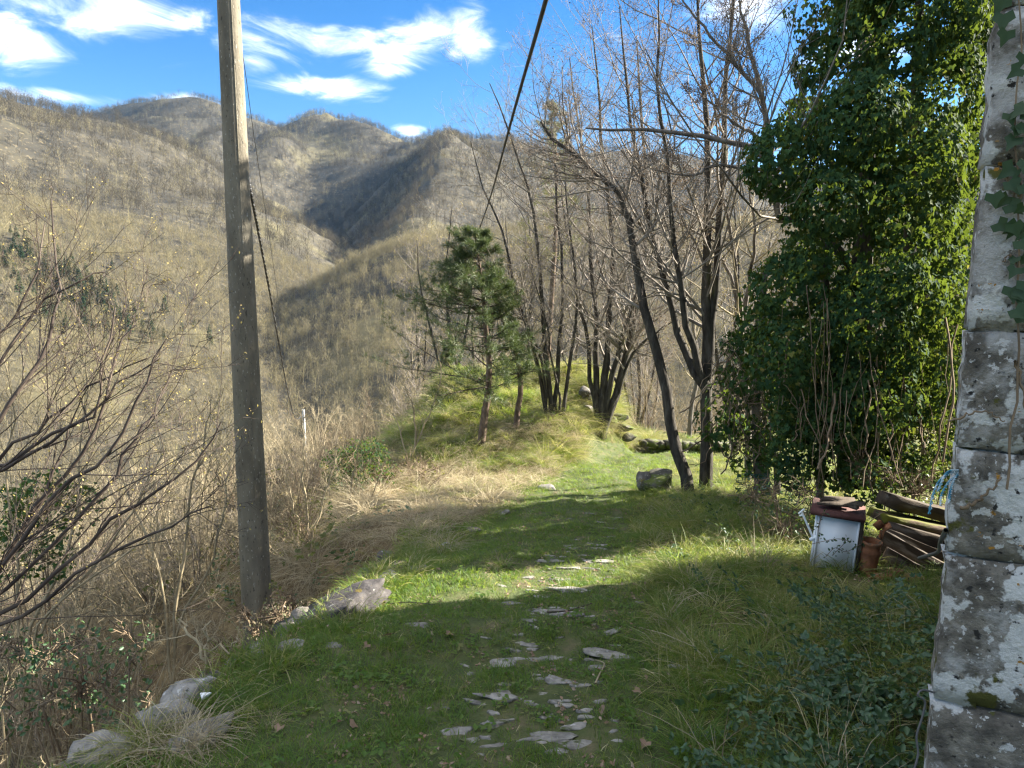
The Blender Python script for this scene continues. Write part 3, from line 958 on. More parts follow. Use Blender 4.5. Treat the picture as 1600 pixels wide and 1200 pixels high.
N3 = np.array([N_face[0], N_face[1], 0]); U3 = np.array([U_face[0], U_face[1], 0])
ivy = empty("ivy_vine", on_face(1592, 480))
tag(ivy, "sparse ivy with dark lobed leaves climbing the lichened stone wall at right", "ivy")
io = np.array(ivy.location)
for (pl, r) in (([(1572, 760), (1576, 690), (1590, 560), (1583, 460), (1592, 330), (1583, 200), (1590, 60), (1580, -60)], .0032),
                ([(1583, 560), (1597, 620), (1604, 700)], .004), ([(1592, 330), (1572, 280), (1556, 262)], .003), ([(1590, 420), (1575, 400), (1565, 410)], .0025),
                ([(1500, 790), (1530, 775), (1562, 742)], .005), ([(1480, 655), (1530, 640), (1570, 655)], .003)):
    g = Geo(); pts = np.array([on_face(*q) + N3 * .026 for q in pl]); pts = catmull(pts, 24) + rng.normal(0, .0025, (24, 3))
    g.tubes(pts - io, np.linspace(r, r * .5, 24), 5); g.obj("stem", "vine_brown", ivy, smooth=True)
leaf_px = []
for k in range(40):
    yy = rng.choice([rng.uniform(-40, 120), rng.uniform(170, 300), rng.uniform(380, 500), rng.uniform(300, 420)])
    leaf_px.append((1596 - rng.gamma(1.6, 11) + 6, yy))
for (px_, py_2) in leaf_px:
    p = on_face(px_, py_2) + N3 * rng.uniform(.03, .055)
    g = Geo()
    tipd = -np.array([0, 0, 1.0]) * rng.uniform(.5, 1) + U3 * rng.normal(0, .6) + N3 * rng.uniform(0, .35)
    g.leaves(np.zeros((1, 3)), tipd[None], (N3 + rng.normal(0, .3, 3))[None], [rng.uniform(.026, .048)], "ivy", .10)
    o = g.obj("leaf", "wall_ivy", ivy); o.location = p - io

# twine and wire on the corner of the building
tw = empty("blue_twine", P(1492, 735, 1.75))
tag(tw, "frayed blue and white twine tied to the stone corner", "twine")
to = np.array(tw.location)
for pl in ([(1500, 738), (1482, 741), (1468, 752), (1458, 774), (1452, 803)], [(1498, 742), (1484, 752), (1472, 772), (1470, 790)],
           [(1500, 735), (1490, 752), (1485, 770), (1483, 786)], [(1502, 736), (1486, 736), (1476, 744), (1466, 768)]):
    pts = catmull([P(a, b, 1.75 - .02 * i) for i, (a, b) in enumerate(pl)], 40)
    tt = np.linspace(0, 14 * pi, 40)
    for ph in (0, pi):
        g = Geo(); g.tubes(pts - to + .0028 * np.stack([np.cos(tt + ph), 0 * tt, np.sin(tt + ph)], 1), np.full(40, .0017), 5)
        g.obj("strand", "twine_blue", tw, smooth=True)
wr = empty("loose_wire", P(1450, 1085, 1.72))
tag(wr, "thin grey wire looped and hanging down the edge of the stone wall", "wire")
g = Geo(); g.tubes(catmull([P(1460, 1082, 1.74), P(1442, 1078, 1.70), P(1434, 1086, 1.69), P(1445, 1096, 1.70), P(1441, 1120, 1.70), P(1432, 1150, 1.70), P(1434, 1180, 1.7), P(1424, 1215, 1.7)], 50) - np.array(wr.location),
                   np.full(50, .0028), 5); g.obj("strand", "cable_grey", wr, smooth=True)
g = Geo(); g.tubes(catmull([P(1478, 828, 1.75), P(1470, 845, 1.9), P(1466, 862, 2.1), P(1450, 868, 2.3), P(1436, 872, 2.5)], 24), np.full(24, .006), 6)
tag(g.obj("bent_rod", "cable_grey", smooth=True), "bent grey wire sticking out from the wall in front of the timbers", "wire")

# ------------------------------------------------------------------ concrete utility pole and cables
base = P(401, 935, 6.5); top = P(357, 0, 6.5); axis = unit(top - base)
foot = base - axis * 1.5
pole = empty("utility_pole", foot)
tag(pole, "tall tapering concrete utility pole on the slope below the path, lit along its right side", "pole")
hh = np.linalg.norm(top - foot) + 3.5
g = Geo()
n = 40; tt = np.linspace(0, hh, n); hb = np.linalg.norm(base - foot); ht = np.linalg.norm(top - foot)
rad = np.interp(tt, [0, hb, ht, hh], [.148, .140, .093, .060])
g.tubes(axis[None] * tt[:, None], rad, 36); g.obj("shaft", "concrete", pole, smooth=True)
g = Geo(); g.tubes(np.array([axis * hh, axis * (hh + .002)]), np.array([.062, .001]), 36); g.obj("cap", "concrete", pole)
g = Geo(); side = np.array([.55, -.83, 0])
sp_t = np.linspace(.2, ht, 30)
g.tubes(axis[None] * sp_t[:, None] + side[None] * (np.interp(sp_t, tt, rad) - .001)[:, None], np.full(30, .0045), 5); g.obj("seam", "concrete", pole)


def cable(name, pts, r0, r1, mat, label, twist=0, cat="cable"):
    pts = catmull(pts, 160)
    rt = empty(name, pts[0]); tag(rt, label, cat)
    if twist:
        tt = np.linspace(0, twist * 2 * pi, 160)
        for ph in (0, pi):
            g = Geo(); rr = np.linspace(r0, r1, 160)
            g.tubes(pts - pts[0] + (rr * 1.0)[:, None] * np.stack([np.cos(tt + ph), .3 * np.sin(tt + ph), np.sin(tt + ph)], 1), rr, 6)
            g.obj("strand", mat if ph == 0 else "cable_grey", rt, smooth=True)
    else:
        g = Geo(); g.tubes(pts - pts[0], np.linspace(r0, r1, 160), 8); g.obj("strand", mat, rt, smooth=True)
    return rt


cable("overhead_cable", [P(880, -110, 3.2), P(853, 0, 4.0), P(800, 185, 7.5), P(765, 312, 14), P(745, 368, 20), P(738, 384, 22)], .0125, .016, "cable_black",
      "thick black overhead cable slanting down out of the sky to the pine")
cable("twisted_cable", [P(386, 268, 6.6), P(394, 312, 7.0), P(408, 385, 8.2), P(424, 470, 10.5), P(440, 560, 14.5), P(452, 622, 20), P(463, 655, 25), P(473, 647, 30)], .0082, .011,
      "cable_black", "twisted black and grey cable running from the concrete pole down the valley", twist=46)
cable("thin_wire", [P(377, 70, 6.5), P(385, 125, 7.0), P(398, 220, 8.2), P(417, 345, 11), P(435, 470, 16), P(452, 600, 24), P(474, 644, 30)], .0028, .004, "cable_black",
      "thin black wire dropping beside the twisted cable from the pole")
lp = P(480, 745, 30)
lpo = empty("distant_pole", lp - np.array([0, 0, 4]))
tag(lpo, "small pale pole far down among the bare bushes, end of the twisted cable", "pole")
g = Geo(); g.tubes(np.array([[0, 0, 0], P(474, 640, 30) - lp + np.array([0, 0, 4])]), np.array([.075, .055]), 10); g.obj("shaft", "pale_pole", lpo, smooth=True)
g = Geo(); g.tubes(np.array([P(471, 650, 30), P(477, 652, 30)]) - lp + np.array([0, 0, 4]), np.array([.03, .03]), 6); g.obj("bracket", "cable_grey", lpo)

# ------------------------------------------------------------------ rocks
def rock_geo(size, seed, sub=3, rough=.16, flat=0.0):
    import bmesh
    bm = bmesh.new(); bmesh.ops.create_icosphere(bm, subdivisions=sub, radius=1)
    V = np.array([v.co[:] for v in bm.verts]); Fc = np.array([[v.index for v in f.verts] for f in bm.faces]); bm.free()
    r = np.random.default_rng(seed)
    # planar facets: clip by random planes, then small noise
    for _ in range(13):
        nn = unit(r.normal(size=3)); dd = r.uniform(.42, .85)
        s = V @ nn; V = V - np.outer(np.maximum(s - dd, 0), nn) * .92
    if flat:
        V[:, 2] = np.where(V[:, 2] > flat, flat + (V[:, 2] - flat) * .12, V[:, 2])
    w = Waves(seed, 1.3, 3)
    w2 = Waves(seed + 7, .45, 3)
    V = V * (1 + rough * .35 * w(V[:, 0] * 1.0 + V[:, 2] * .7, V[:, 1] - V[:, 2] * .6) + .025 * w2(V[:, 0] + V[:, 2] * .7, V[:, 1] - V[:, 2] * .6))[:, None]
    return V * np.asarray(size), Fc


def rock(name, c, size, seed, mat, parent=None, rot=(0, 0, 0), sub=3, flat=0.0, rough=.16, label=None, cat=None, group=None):
    V, Fc = rock_geo(size, seed, sub, rough, flat)
    o = add(name, np_mesh(name, V, [Fc], sub < 3), mat, parent)
    o.location = c; o.rotation_euler = rot
    if label: tag(o, label, cat or "rock", group)
    return o


def gpix(px, py, y0=1.6, y1=40):
    """where a pixel's ray meets the near ground"""
    Ys = np.linspace(y0, y1, 2600)
    pts = np.stack([(px - 800) / F * np.ones_like(Ys), np.full_like(Ys, cos(PITCH) + (600 - py) / F * sin(PITCH)),
                    np.full_like(Ys, -sin(PITCH) + (600 - py) / F * cos(PITCH))], 1)
    pts = pts * (Ys / pts[:, 1])[:, None]
    k = np.argmax(pts[:, 2] < ground_z(pts[:, 0], pts[:, 1]))
    return pts[k]


# cobbles showing through the grass of the path: pieces of the path, mostly laid across it
cob = [(775, 1042, 84, 9), (830, 1033, 62, 12), (655, 980, 34, 12), (776, 1134, 54, 13), (715, 1150, 46, 12), (868, 1157, 80, 14), (910, 1168, 60, 9), (855, 1090, 40, 7),
       (783, 1094, 66, 7), (750, 1102, 40, 6), (875, 1068, 48, 7), (848, 1124, 26, 6), (905, 1140, 50, 7), (918, 1124, 26, 6), (818, 1010, 56, 6), (830, 973, 32, 5),
       (800, 945, 34, 5), (854, 936, 34, 5), (895, 924, 76, 6), (830, 925, 28, 4), (955, 1029, 86, 8), (937, 1048, 46, 7), (962, 1012, 22, 5), (950, 994, 64, 5),
       (760, 1000, 20, 4), (870, 953, 30, 4), (838, 985, 22, 3), (874, 999, 16, 3), (905, 953, 26, 3), (880, 963, 60, 4), (924, 966, 18, 3), (1000, 944, 16, 3),
       (870, 1100, 30, 5), (770, 1117, 20, 4), (680, 1112, 36, 5), (960, 1146, 20, 5), (940, 1100, 30, 4), (910, 1075, 30, 4), (700, 1110, 20, 4), (756, 1143, 16, 4),
       (1072, 1047, 40, 10), (800, 1018, 30, 5), (880, 1180, 50, 8), (835, 1105, 24, 4), (730, 1045, 20, 4),
       (924, 804, 18, 4), (890, 812, 10, 2), (938, 813, 16, 3), (968, 810, 14, 2), (940, 818, 20, 3), (955, 827, 18, 2), (904, 845, 14, 3), (955, 841, 14, 4), (945, 860, 30, 3),
       (896, 859, 20, 2), (858, 870, 16, 3), (858, 879, 40, 3), (888, 890, 34, 3), (935, 880, 44, 3), (925, 891, 26, 2), (915, 870, 18, 2), (880, 872, 16, 2), (940, 853, 22, 2),
       (820, 905, 30, 4), (880, 908, 40, 3), (945, 905, 26, 3), (960, 893, 20, 3), (850, 896, 24, 2), (785, 918, 20, 3)]
for _ in range(70):
    t_ = rng.uniform(0, 1); py_r = 795 + 395 * t_ ** .8
    cob.append((float(np.interp(py_r, [795, 905, 1040, 1190], [925, 880, 850, 820]) + rng.normal(0, .22) * np.interp(py_r, [795, 1190], [110, 300])), float(py_r), float(rng.uniform(8, 26) * (.5 + t_)), float(rng.uniform(2, 6) * (.4 + t_))))
cobble_xy = []
for i, (px_, py_2, w_, h_) in enumerate(cob):
    p = gpix(px_, py_2)
    mpp = np.hypot(p[1], p[2]) / F
    sx = w_ * mpp / 2 * 1.25; sy = max(h_ * mpp * 1.25, sx * .36); sz = max(.024, h_ * mpp * .5)
    c = (p[0], p[1] + sy * .3, p[2] + .004)
    rock("cobble", c, (sx, sy, sz), 100 + i, "path_stone", path_o, (rng.normal(0, .06) - .12, rng.normal(0, .05), rng.normal(-.10, .22)), sub=3, flat=.38, rough=.45)
    cobble_xy.append((p[0], p[1], sx, sy))
cobble_xy = np.array(cobble_xy)

# masonry at the terrace edge
def slab_stone(name, size, seed, mat, c, rot, label):
    """a split slab: angular plan, flat bedded top, broken sides"""
    import bmesh
    bm = bmesh.new(); bmesh.ops.create_cube(bm, size=1); bmesh.ops.subdivide_edges(bm, edges=bm.edges[:], cuts=7, use_grid_fill=True)
    V = np.array([v.co[:] for v in bm.verts]); bm.normal_update(); bmesh.ops.triangulate(bm, faces=bm.faces[:]); Fc = np.array([[v.index for v in f.verts] for f in bm.faces]); bm.free()
    r = np.random.default_rng(seed)
    for _ in range(7):
        a_ = r.uniform(0, 2 * pi); nn = np.array([cos(a_), sin(a_), r.uniform(-.2, .25)]); dd = r.uniform(.36, .50)
        V = V - np.outer(np.maximum(V @ nn - dd, 0), nn) * .95
    w_ = Waves(seed, .5, 3); V = V * (1 + .05 * w_(V[:, 0] + V[:, 2], V[:, 1] - V[:, 2]))[:, None]
    V[:, 2] += .10 * np.floor(w_(V[:, 0] * .4, V[:, 1] * .4) * 1.5) * (V[:, 2] > .2)
    o = add(name, np_mesh(name, V * np.asarray(size), [Fc], False), mat); o.location = c; o.rotation_euler = rot
    return tag(o, label, "stone")


slab_c = gpix(560, 958)
slab_stone("stone_slab", (.60, .74, .17), 5, "slab_rock", slab_c + np.array([-.20, .0, -.03]), (radians(4), radians(-24), radians(-30)), "big dark tilted stone slab with yellow moss at the terrace edge right of the pole")
we = empty("terrace_wall", (edge(4.2), 4.2, -2.4))
tag(we, "broken dry stone retaining wall along the left edge of the path", "wall")
wo = np.array(we.location)
for yy in np.arange(2.5, 6.9, .30):
    for row in range(3):
        zz = base_z(yy) - .10 - .26 * row
        rock("stone", np.array([edge(yy) - .10 + rng.normal(0, .03) - .03 * row, yy + rng.normal(0, .03), zz]) - wo,
             (rng.uniform(.10, .16), rng.uniform(.12, .17), rng.uniform(.07, .11)), int(yy * 100) + row, "dark_rock", we, (0, 0, rng.normal(0, .3)), sub=2)
for i, (px_, py_2, sz_, m) in enumerate([(440, 1020, (.11, .10, .05), "path_stone"), (505, 1015, (.06, .05, .03), "path_stone"), (595, 905, (.14, .13, .08), "path_stone"), (615, 890, (.12, .15, .07), "mossy_rock"),
                                        (382, 1035, (.09, .07, .05), "path_stone"), (130, 1195, (.16, .14, .12), "path_stone"), (775, 803, (.17, .15, .07), "path_stone"), (850, 765, (.18, .14, .07), "path_stone"),
                                        (730, 830, (.12, .1, .06), "dark_rock"), (680, 865, (.16, .14, .08), "path_stone"), (640, 895, (.12, .12, .06), "path_stone")]):
    p = gpix(px_, py_2)
    rock("stone", p - wo + np.array([.04, .05, -.012]), sz_, 400 + i, m, we, (rng.normal(0, .1), rng.normal(-.1, .1), rng.normal(0, .5)), flat=.5)
LEDGE = [gpix(292, 1090), gpix(262, 1128), gpix(305, 1165)]
for i, (c, sz_, lab) in enumerate(zip(LEDGE, [(.17, .13, .07), (.19, .16, .08), (.13, .19, .08)], ["grey weathered rock ledge at lower left, upper piece under the white stone", "broad pale grey rock ledge at lower left, below the white stone",
                                       "narrow grey rock at the bottom left running down beside the pale tussock"])):
    rock("rock_ledge", c + np.array([0, .06, .015]), sz_, 70 + i, "ledge_rock", None, (radians(-10), radians(-4), radians(20 - 30 * i)), sub=4, flat=.40, rough=.35, label=lab, cat="rock")
p = gpix(321, 1102); rock("pebble", p + np.array([0, 0, .055]), (.04, .035, .022), 77, "white_enamel", None, sub=2, label="small white stone lying on the grey rocks at lower left", cat="stone")

# ruin stones near the bend
rw = empty("ruined_wall", P(940, 690, 15.6)); ro = np.array(rw.location)
tag(rw, "dark tumbled stone wall in the bank at the foot of the many stemmed tree", "wall")
for i, (px_, py_2, s_, m) in enumerate([(912, 612, .24, "dark_rock"), (925, 622, .26, "dark_rock"), (918, 640, .26, "dark_rock"), (932, 648, .28, "dark_rock"), (938, 632, .24, "dark_rock"),
                                       (945, 662, .26, "dark_rock"), (930, 668, .24, "dark_rock"), (956, 655, .2, "mossy_rock"), (970, 652, .22, "mossy_rock"), (976, 668, .22, "mossy_rock"), (983, 684, .2, "mossy_rock"),
                                       (962, 676, .24, "dark_rock")]):
    rock("stone", P(px_, py_2, 15.9 + rng.normal(0, .1)) - ro, (s_, s_ * .9, s_ * .6), 500 + i, m, rw, (0, 0, rng.uniform(0, 3)), sub=3)
lw = empty("low_wall", P(1050, 710, 16.6)); lo = np.array(lw.location)
tag(lw, "low mossy stone wall across the end of the path behind the trees", "wall")
for i in range(12):
    for row in range(3):
        px_ = 998 + i * 12.5 + row * 5
        g = Geo(); g.box((0, 0, 0), (rng.uniform(.19, .26), .34, .165), (lambda t: np.array([[cos(t), -sin(t), 0], [sin(t), cos(t), 0], [0, 0, 1]]))(rng.normal(0, .08)), .016)
        o = g.obj("stone", "mossy_rock", lw); o.location = P(px_, 712 - row * 9 + (3 if px_ > 1060 else 0), 16.4 + rng.normal(0, .03)) - lo
ms = gpix(1035, 772)
rock("mossy_boulder", ms + np.array([.02, .25, .06]), (.34, .30, .27), 41, "mossy_rock", None, label="moss covered stone block beside the dark leaning trunk", cat="rock")
rock("broken_block", ms + np.array([-.22, .3, .14]), (.12, .16, .22), 42, "dark_rock", None, label="jagged dark stone upright at the left of the mossy block", cat="rock")

# small grey post on the mound
gp = P(717, 612, 19.5)
po = empty("grey_post", gp); tag(po, "small grey blue post standing in the grass under the pine", "post")
g = Geo(); g.box((0, 0, .2), (.16, .12, .95)); g.obj("shaft", "post_grey", po)
g = Geo(); g.box((.09, -.02, .2), (.03, .13, .9)); g.obj("edge_strip", "pale_pole", po)

# ------------------------------------------------------------------ trees
def proj(p):
    p = np.asarray(p, float)
    d = p[..., 1] * cos(PITCH) - p[..., 2] * sin(PITCH)
    u = (p[..., 2] * cos(PITCH) + p[..., 1] * sin(PITCH))
    return 800 + F * p[..., 0] / d, 600 - F * u / d


def twig_tree(root, polys, radii, bark, twig, counts=(10, 5, 4), bud=None, nb=1.0, more=1.0, up=.05, ang=(28, 65), lens=((.30, .52), (.35, .6), (.35, .7)), tmin=.25, wob=.10,
              crown="crown", rmin=.0023, bsize=(.012, .028)):
    """grow branches, side branches and twigs on given stems; all geometry relative to the root"""
    ro_ = np.array(root.location)
    S = np.stack([catmull(q, 14) for q in polys]) - ro_
    S[:, 1:-1] += rng.normal(0, .012, S[:, 1:-1].shape)
    R = np.stack([r0 * np.linspace(1, 0, 14) ** .8 + r1 for (r0, r1) in radii])
    for i in range(len(S)):
        g = Geo(); g.tubes(S[i], R[i], 8); g.obj("trunk" if len(S) == 1 else "stem", bark, root, smooth=True)
    g = Geo()
    P1, R1 = branch_level(S, R, counts[0], tmin, .98, ang, lens[0], 7, wob, up, .5, rmin * 1.6)
    g.tubes(P1, R1, 5)
    P2, R2 = branch_level(P1, R1, counts[1], .15, 1.0, (25, 60), lens[1], 5, wob * 1.2, up, .6, rmin * 1.2)
    g.tubes(P2, R2, 4)
    P3, R3 = branch_level(P2, R2, counts[2], .1, 1.0, (20, 60), lens[2], 4, wob * 1.5, up * .6, .65, rmin)
    g.tubes(P3, R3, 3)
    g.obj(crown, twig, root, smooth=True)["kind"] = "stuff"
    if bud:
        allp = np.concatenate([P3[:, 1:].reshape(-1, 3), P2[:, 3:].reshape(-1, 3)])
        m = int(len(allp) * nb); k = rng.integers(0, len(allp), m)
        g = Geo(); c = allp[k] + rng.normal(0, .012, (m, 3))
        g.leaves(c, rand_dir(m) + np.array([0, 0, -.5]), rand_dir(m), rng.uniform(*bsize, m), "diamond", .1)
        g.obj("buds", bud, root)["kind"] = "stuff"
    return P1


def pix_poly(pl, Y, dy=0.0):
    """a stem given by photograph pixels, at distance Y, drifting dy in depth on the way up"""
    n_ = len(pl)
    return [P(a, b, Y + dy * i / (n_ - 1)) for i, (a, b) in enumerate(pl)]


def rooted(q):
    """carry a stem on down into the ground under its lowest seen point"""
    q = [np.asarray(v, float) for v in q]
    gz = float(ground_z(q[0][0], q[0][1])) - .06
    if q[0][2] > gz + .08:
        lean = (q[0] - q[1])[:2] * min(.5, (q[0][2] - gz) / max(np.linalg.norm(q[1] - q[0]), .1) * .5)
        q.insert(0, np.array([q[0][0] + lean[0], q[0][1] + lean[1], float(ground_z(q[0][0] + lean[0], q[0][1] + lean[1])) - .06]))
    return q


def tree(name, label, cat, Y, stems, **kw):
    b0 = stems[0][0][0]
    root = empty(name, P(b0[0], b0[1], Y)); tag(root, label, cat)
    twig_tree(root, [rooted(q) if i == 0 else q for i, q in enumerate([pix_poly(s[0], Y, s[3] if len(s) > 3 else rng.normal(0, .5)) for s in stems])], [(s[1], s[2]) for s in stems], **kw)
    return root


# leaning tree at the right of the path
tree("leaning_tree", "dark leaning tree with crooked base, its trunk sweeping up to the left beside the path", "tree", 10.0,
     [([(1076, 780), (1074, 750), (1060, 715), (1050, 680), (1046, 640), (1036, 590), (1022, 530), (1008, 480), (994, 420), (984, 360), (975, 310), (955, 285), (920, 262), (885, 232), (862, 212), (845, 190)], .085, .016, .8)],
     bark="bark_dark", twig="twig_brown", counts=(32, 8, 5), bud="bud", nb=.8, tmin=.45, up=.10, lens=((.18, .38), (.38, .65), (.4, .75)))
# tall tree with several stems
tree("alder_tree", "tall bare tree with thick trunk splitting into four rising stems, left of the ivy", "tree", 10.5,
     [([(1102, 775), (1103, 720), (1104, 660), (1103, 600), (1104, 540), (1103, 470), (1105, 400), (1106, 320), (1103, 230), (1098, 140), (1094, 60), (1088, -60)], .095, .012, .2),
      ([(1104, 610), (1080, 570), (1060, 525), (1045, 470), (1030, 410), (1015, 350), (1000, 270), (985, 190), (975, 100), (968, 10)], .06, .008, .9),
      ([(1103, 600), (1085, 555), (1072, 500), (1063, 440), (1055, 370), (1048, 300), (1035, 200), (1030, 100), (1028, -20)], .055, .008, -.6),
      ([(1106, 590), (1112, 520), (1118, 440), (1124, 350), (1130, 260), (1133, 170), (1140, 80), (1150, -20), (1155, -90)], .06, .01, .5)],
     bark="bark_dark", twig="twig_brown", counts=(22, 8, 5), bud="bud", nb=.8, tmin=.32, up=.08, lens=((.22, .50), (.38, .68), (.4, .75)), ang=(30, 72))
# slim pale tree in front of the ivy
tree("pale_sapling", "pale grey young tree with upright forked branches against the ivy", "tree", 11.5,
     [([(1168, 640), (1160, 560), (1157, 490), (1150, 430), (1143, 370), (1130, 310), (1128, 250)], .05, .008), ([(1160, 520), (1168, 450), (1175, 410), (1180, 360), (1172, 300), (1180, 240)], .035, .006),
      ([(1158, 500), (1145, 440), (1125, 405), (1090, 390), (1065, 370)], .03, .005)],
     bark="bark_grey", twig="twig_pale", counts=(14, 6, 4), bud="bud", nb=.3, tmin=.3, up=.12)
# many stemmed tree on the bank (thick)
tree("coppiced_tree", "many stemmed bare tree with thick mossy stems fanning from the dark stone bank", "tree", 15.2,
     [([(945, 665), (958, 630), (972, 580), (985, 530), (995, 480), (1003, 420), (1010, 340), (1008, 250), (1000, 150), (995, 60)], 0.094, .012, .3),
      ([(938, 660), (942, 610), (948, 560), (952, 505), (955, 450), (958, 380), (950, 300), (940, 210), (935, 130), (925, 40)], 0.086, .01, .5),
      ([(936, 655), (930, 600), (934, 540), (932, 490), (925, 430), (920, 350), (915, 260), (900, 170), (890, 90)], 0.070, .01, 1.0),
      ([(942, 660), (955, 600), (966, 550), (980, 500), (1000, 450), (1020, 400), (1040, 340), (1050, 260), (1055, 180)], 0.062, .01, -.4),
      ([(950, 655), (970, 600), (985, 560), (1000, 540), (1030, 515), (1060, 500)], 0.039, .008, -.8),
      ([(932, 650), (922, 590), (918, 530), (905, 470), (893, 400), (880, 320), (872, 240)], 0.047, .008, .8)],
     bark="bark_dark", twig="twig_brown", counts=(20, 8, 5), bud="bud", nb=.55, tmin=.25, up=.07, lens=((.22, .50), (.38, .68), (.4, .75)), ang=(30, 72))
tree("hazel_clump", "clump of slender dark stems rising from the grassy mound left of the thick stemmed tree", "tree", 14.6,
     [([(862, 662), (858, 600), (852, 540), (847, 470), (843, 400), (835, 330), (815, 260), (790, 190), (765, 130)], 0.051, .008, .3),
      ([(868, 664), (870, 600), (874, 540), (880, 480), (878, 410), (870, 330), (868, 250), (860, 180)], 0.047, .008, .8),
      ([(855, 655), (845, 590), (830, 530), (812, 480), (800, 420), (780, 350), (755, 290), (735, 220)], 0.039, .007, 0),
      ([(878, 668), (884, 620), (890, 570), (898, 520), (902, 450), (893, 380), (886, 300), (884, 220)], 0.039, .008, .4),
      ([(874, 668), (873, 610), (862, 560), (855, 510), (838, 450), (820, 400)], 0.023, .006, -.3),
      ([(852, 650), (850, 590), (838, 540), (818, 500), (795, 450), (770, 420), (740, 400)], 0.027, .006, -.4)],
     bark="bark_dark", twig="twig_brown", counts=(18, 8, 5), bud="bud_yellow", nb=.35, tmin=.22, up=.06, lens=((.22, .50), (.38, .68), (.4, .75)), ang=(30, 72))
tree("thin_tree", "thin reddish barked tree leaning left on the mound right of the pine trunk", "tree", 14.2,
     [([(806, 674), (810, 640), (814, 605), (808, 565), (798, 530), (785, 500), (770, 460), (745, 430)], .06, .008)],
     bark="bark_pine", twig="twig_brown", counts=(16, 5, 3), bud="bud_yellow", nb=.3, tmin=.4, up=.05)
tree("birch_like_tree", "slender pale trunk standing alone behind the bend, between thick stems and leaning tree", "tree", 19,
     [([(1075, 700), (1080, 640), (1090, 580), (1085, 520), (1078, 450), (1085, 380)], .06, .01), ([(1082, 620), (1098, 585), (1110, 560)], .04, .008)],
     bark="bark_grey", twig="twig_pale", counts=(14, 6, 4), bud="bud_yellow", nb=.4, tmin=.3)
# branch of the ivy clad tree arching out over the path
arch = tree("arching_tree", "twisted bare limbs growing out of the ivy and arching left across the sky", "tree", 9.0,
            [([(1290, 352), (1250, 346), (1216, 338), (1212, 300), (1200, 262), (1185, 235), (1150, 222), (1110, 215), (1060, 206), (1010, 202), (960, 202), (915, 200)], .045, .010, -.3),
             ([(1200, 262), (1206, 225), (1197, 190), (1190, 150), (1178, 100), (1165, 50), (1155, -10)], .035, .010, .2),
             ([(1196, 266), (1150, 262), (1110, 258), (1090, 272), (1060, 274), (1020, 265)], .018, .005, -.3),
             ([(1203, 235), (1175, 205), (1150, 195), (1120, 170), (1090, 140)], .02, .006, .3), ([(1190, 150), (1160, 110), (1120, 60), (1080, 20), (1060, -20)], .02, .006, .2)],
            bark="bark_grey", twig="twig_brown", counts=(16, 7, 5), bud="bud", nb=.8, tmin=.2, up=.14, lens=((.22, .50), (.38, .68), (.4, .75)), ang=(30, 72))

# background bare trees beyond the bank, copied
bt = empty("background_tree", (0, 0, 0))
twig_tree(bt, [np.array([[0, 0, 0], [.1, 0, 2], [.0, .1, 4], [.2, 0, 6.2]]), np.array([[0, 0, .3], [.5, .1, 2], [.8, .2, 4], [.9, .3, 5.6]]), np.array([[0, 0, .2], [-.4, .1, 2], [-.8, 0, 3.8], [-.9, .1, 5.2]])],
          [(.07, .01), (.05, .01), (.05, .01)], bark="bark_dark", twig="twig_brown", counts=(16, 6, 5), bud="bud_yellow", nb=.3, tmin=.3, up=.07, lens=((.2, .4), (.35, .6), (.35, .7)), rmin=.003, bsize=(.02, .04))


def copy_tree(o, loc, rz, sc, label=None, group=None):
    c = o.copy(); scene.collection.objects.link(c); c.location = loc; c.rotation_euler = (0, 0, rz); c.scale = (sc, sc, sc)
    if label: c["label"] = label
    if group: c["group"] = group
    for ch in o.children:
        d = ch.copy(); scene.collection.objects.link(d); d.parent = c
    return c


bspots = [(700, 620, 22, "bare tree with dark stems half hidden by the pine crown"), (830, 620, 23, "bare tree behind the thin reddish trunk on the mound"),
          (900, 610, 25, "bare tree showing between the slender clump and the thick stems"), (995, 640, 25, "bare tree right behind the thick stemmed tree on the bank"),
          (1140, 660, 21, "bare tree in the gap left of the shorter ivy clad trunk"), (1010, 640, 30, "bare tree far behind the low wall at the path end"),
          (945, 600, 31, "bare tree far behind the thick stems"), (780, 590, 28, "bare tree beyond the top of the mound right of the pine"), (1200, 640, 24, "bare tree behind the shorter ivy clad trunk"),
          (915, 590, 36, "farthest bare tree of the thicket beyond the bank"), (650, 640, 27, "bare tree standing left of the mound on the falling slope"), (740, 600, 26, "bare tree directly behind the pine")]
for i, (px_, py_2, Y, lab) in enumerate(bspots):
    p = P(px_, py_2, Y); p[2] = ground_z(p[0], p[1]) - .1
    if i == 0:
        bt.location = p; tag(bt, lab, "tree", "bare trees beyond the mound")
    else:
        copy_tree(bt, p, rng.uniform(0, 6.28), rng.uniform(.75, 1.15), lab, "bare trees beyond the mound")


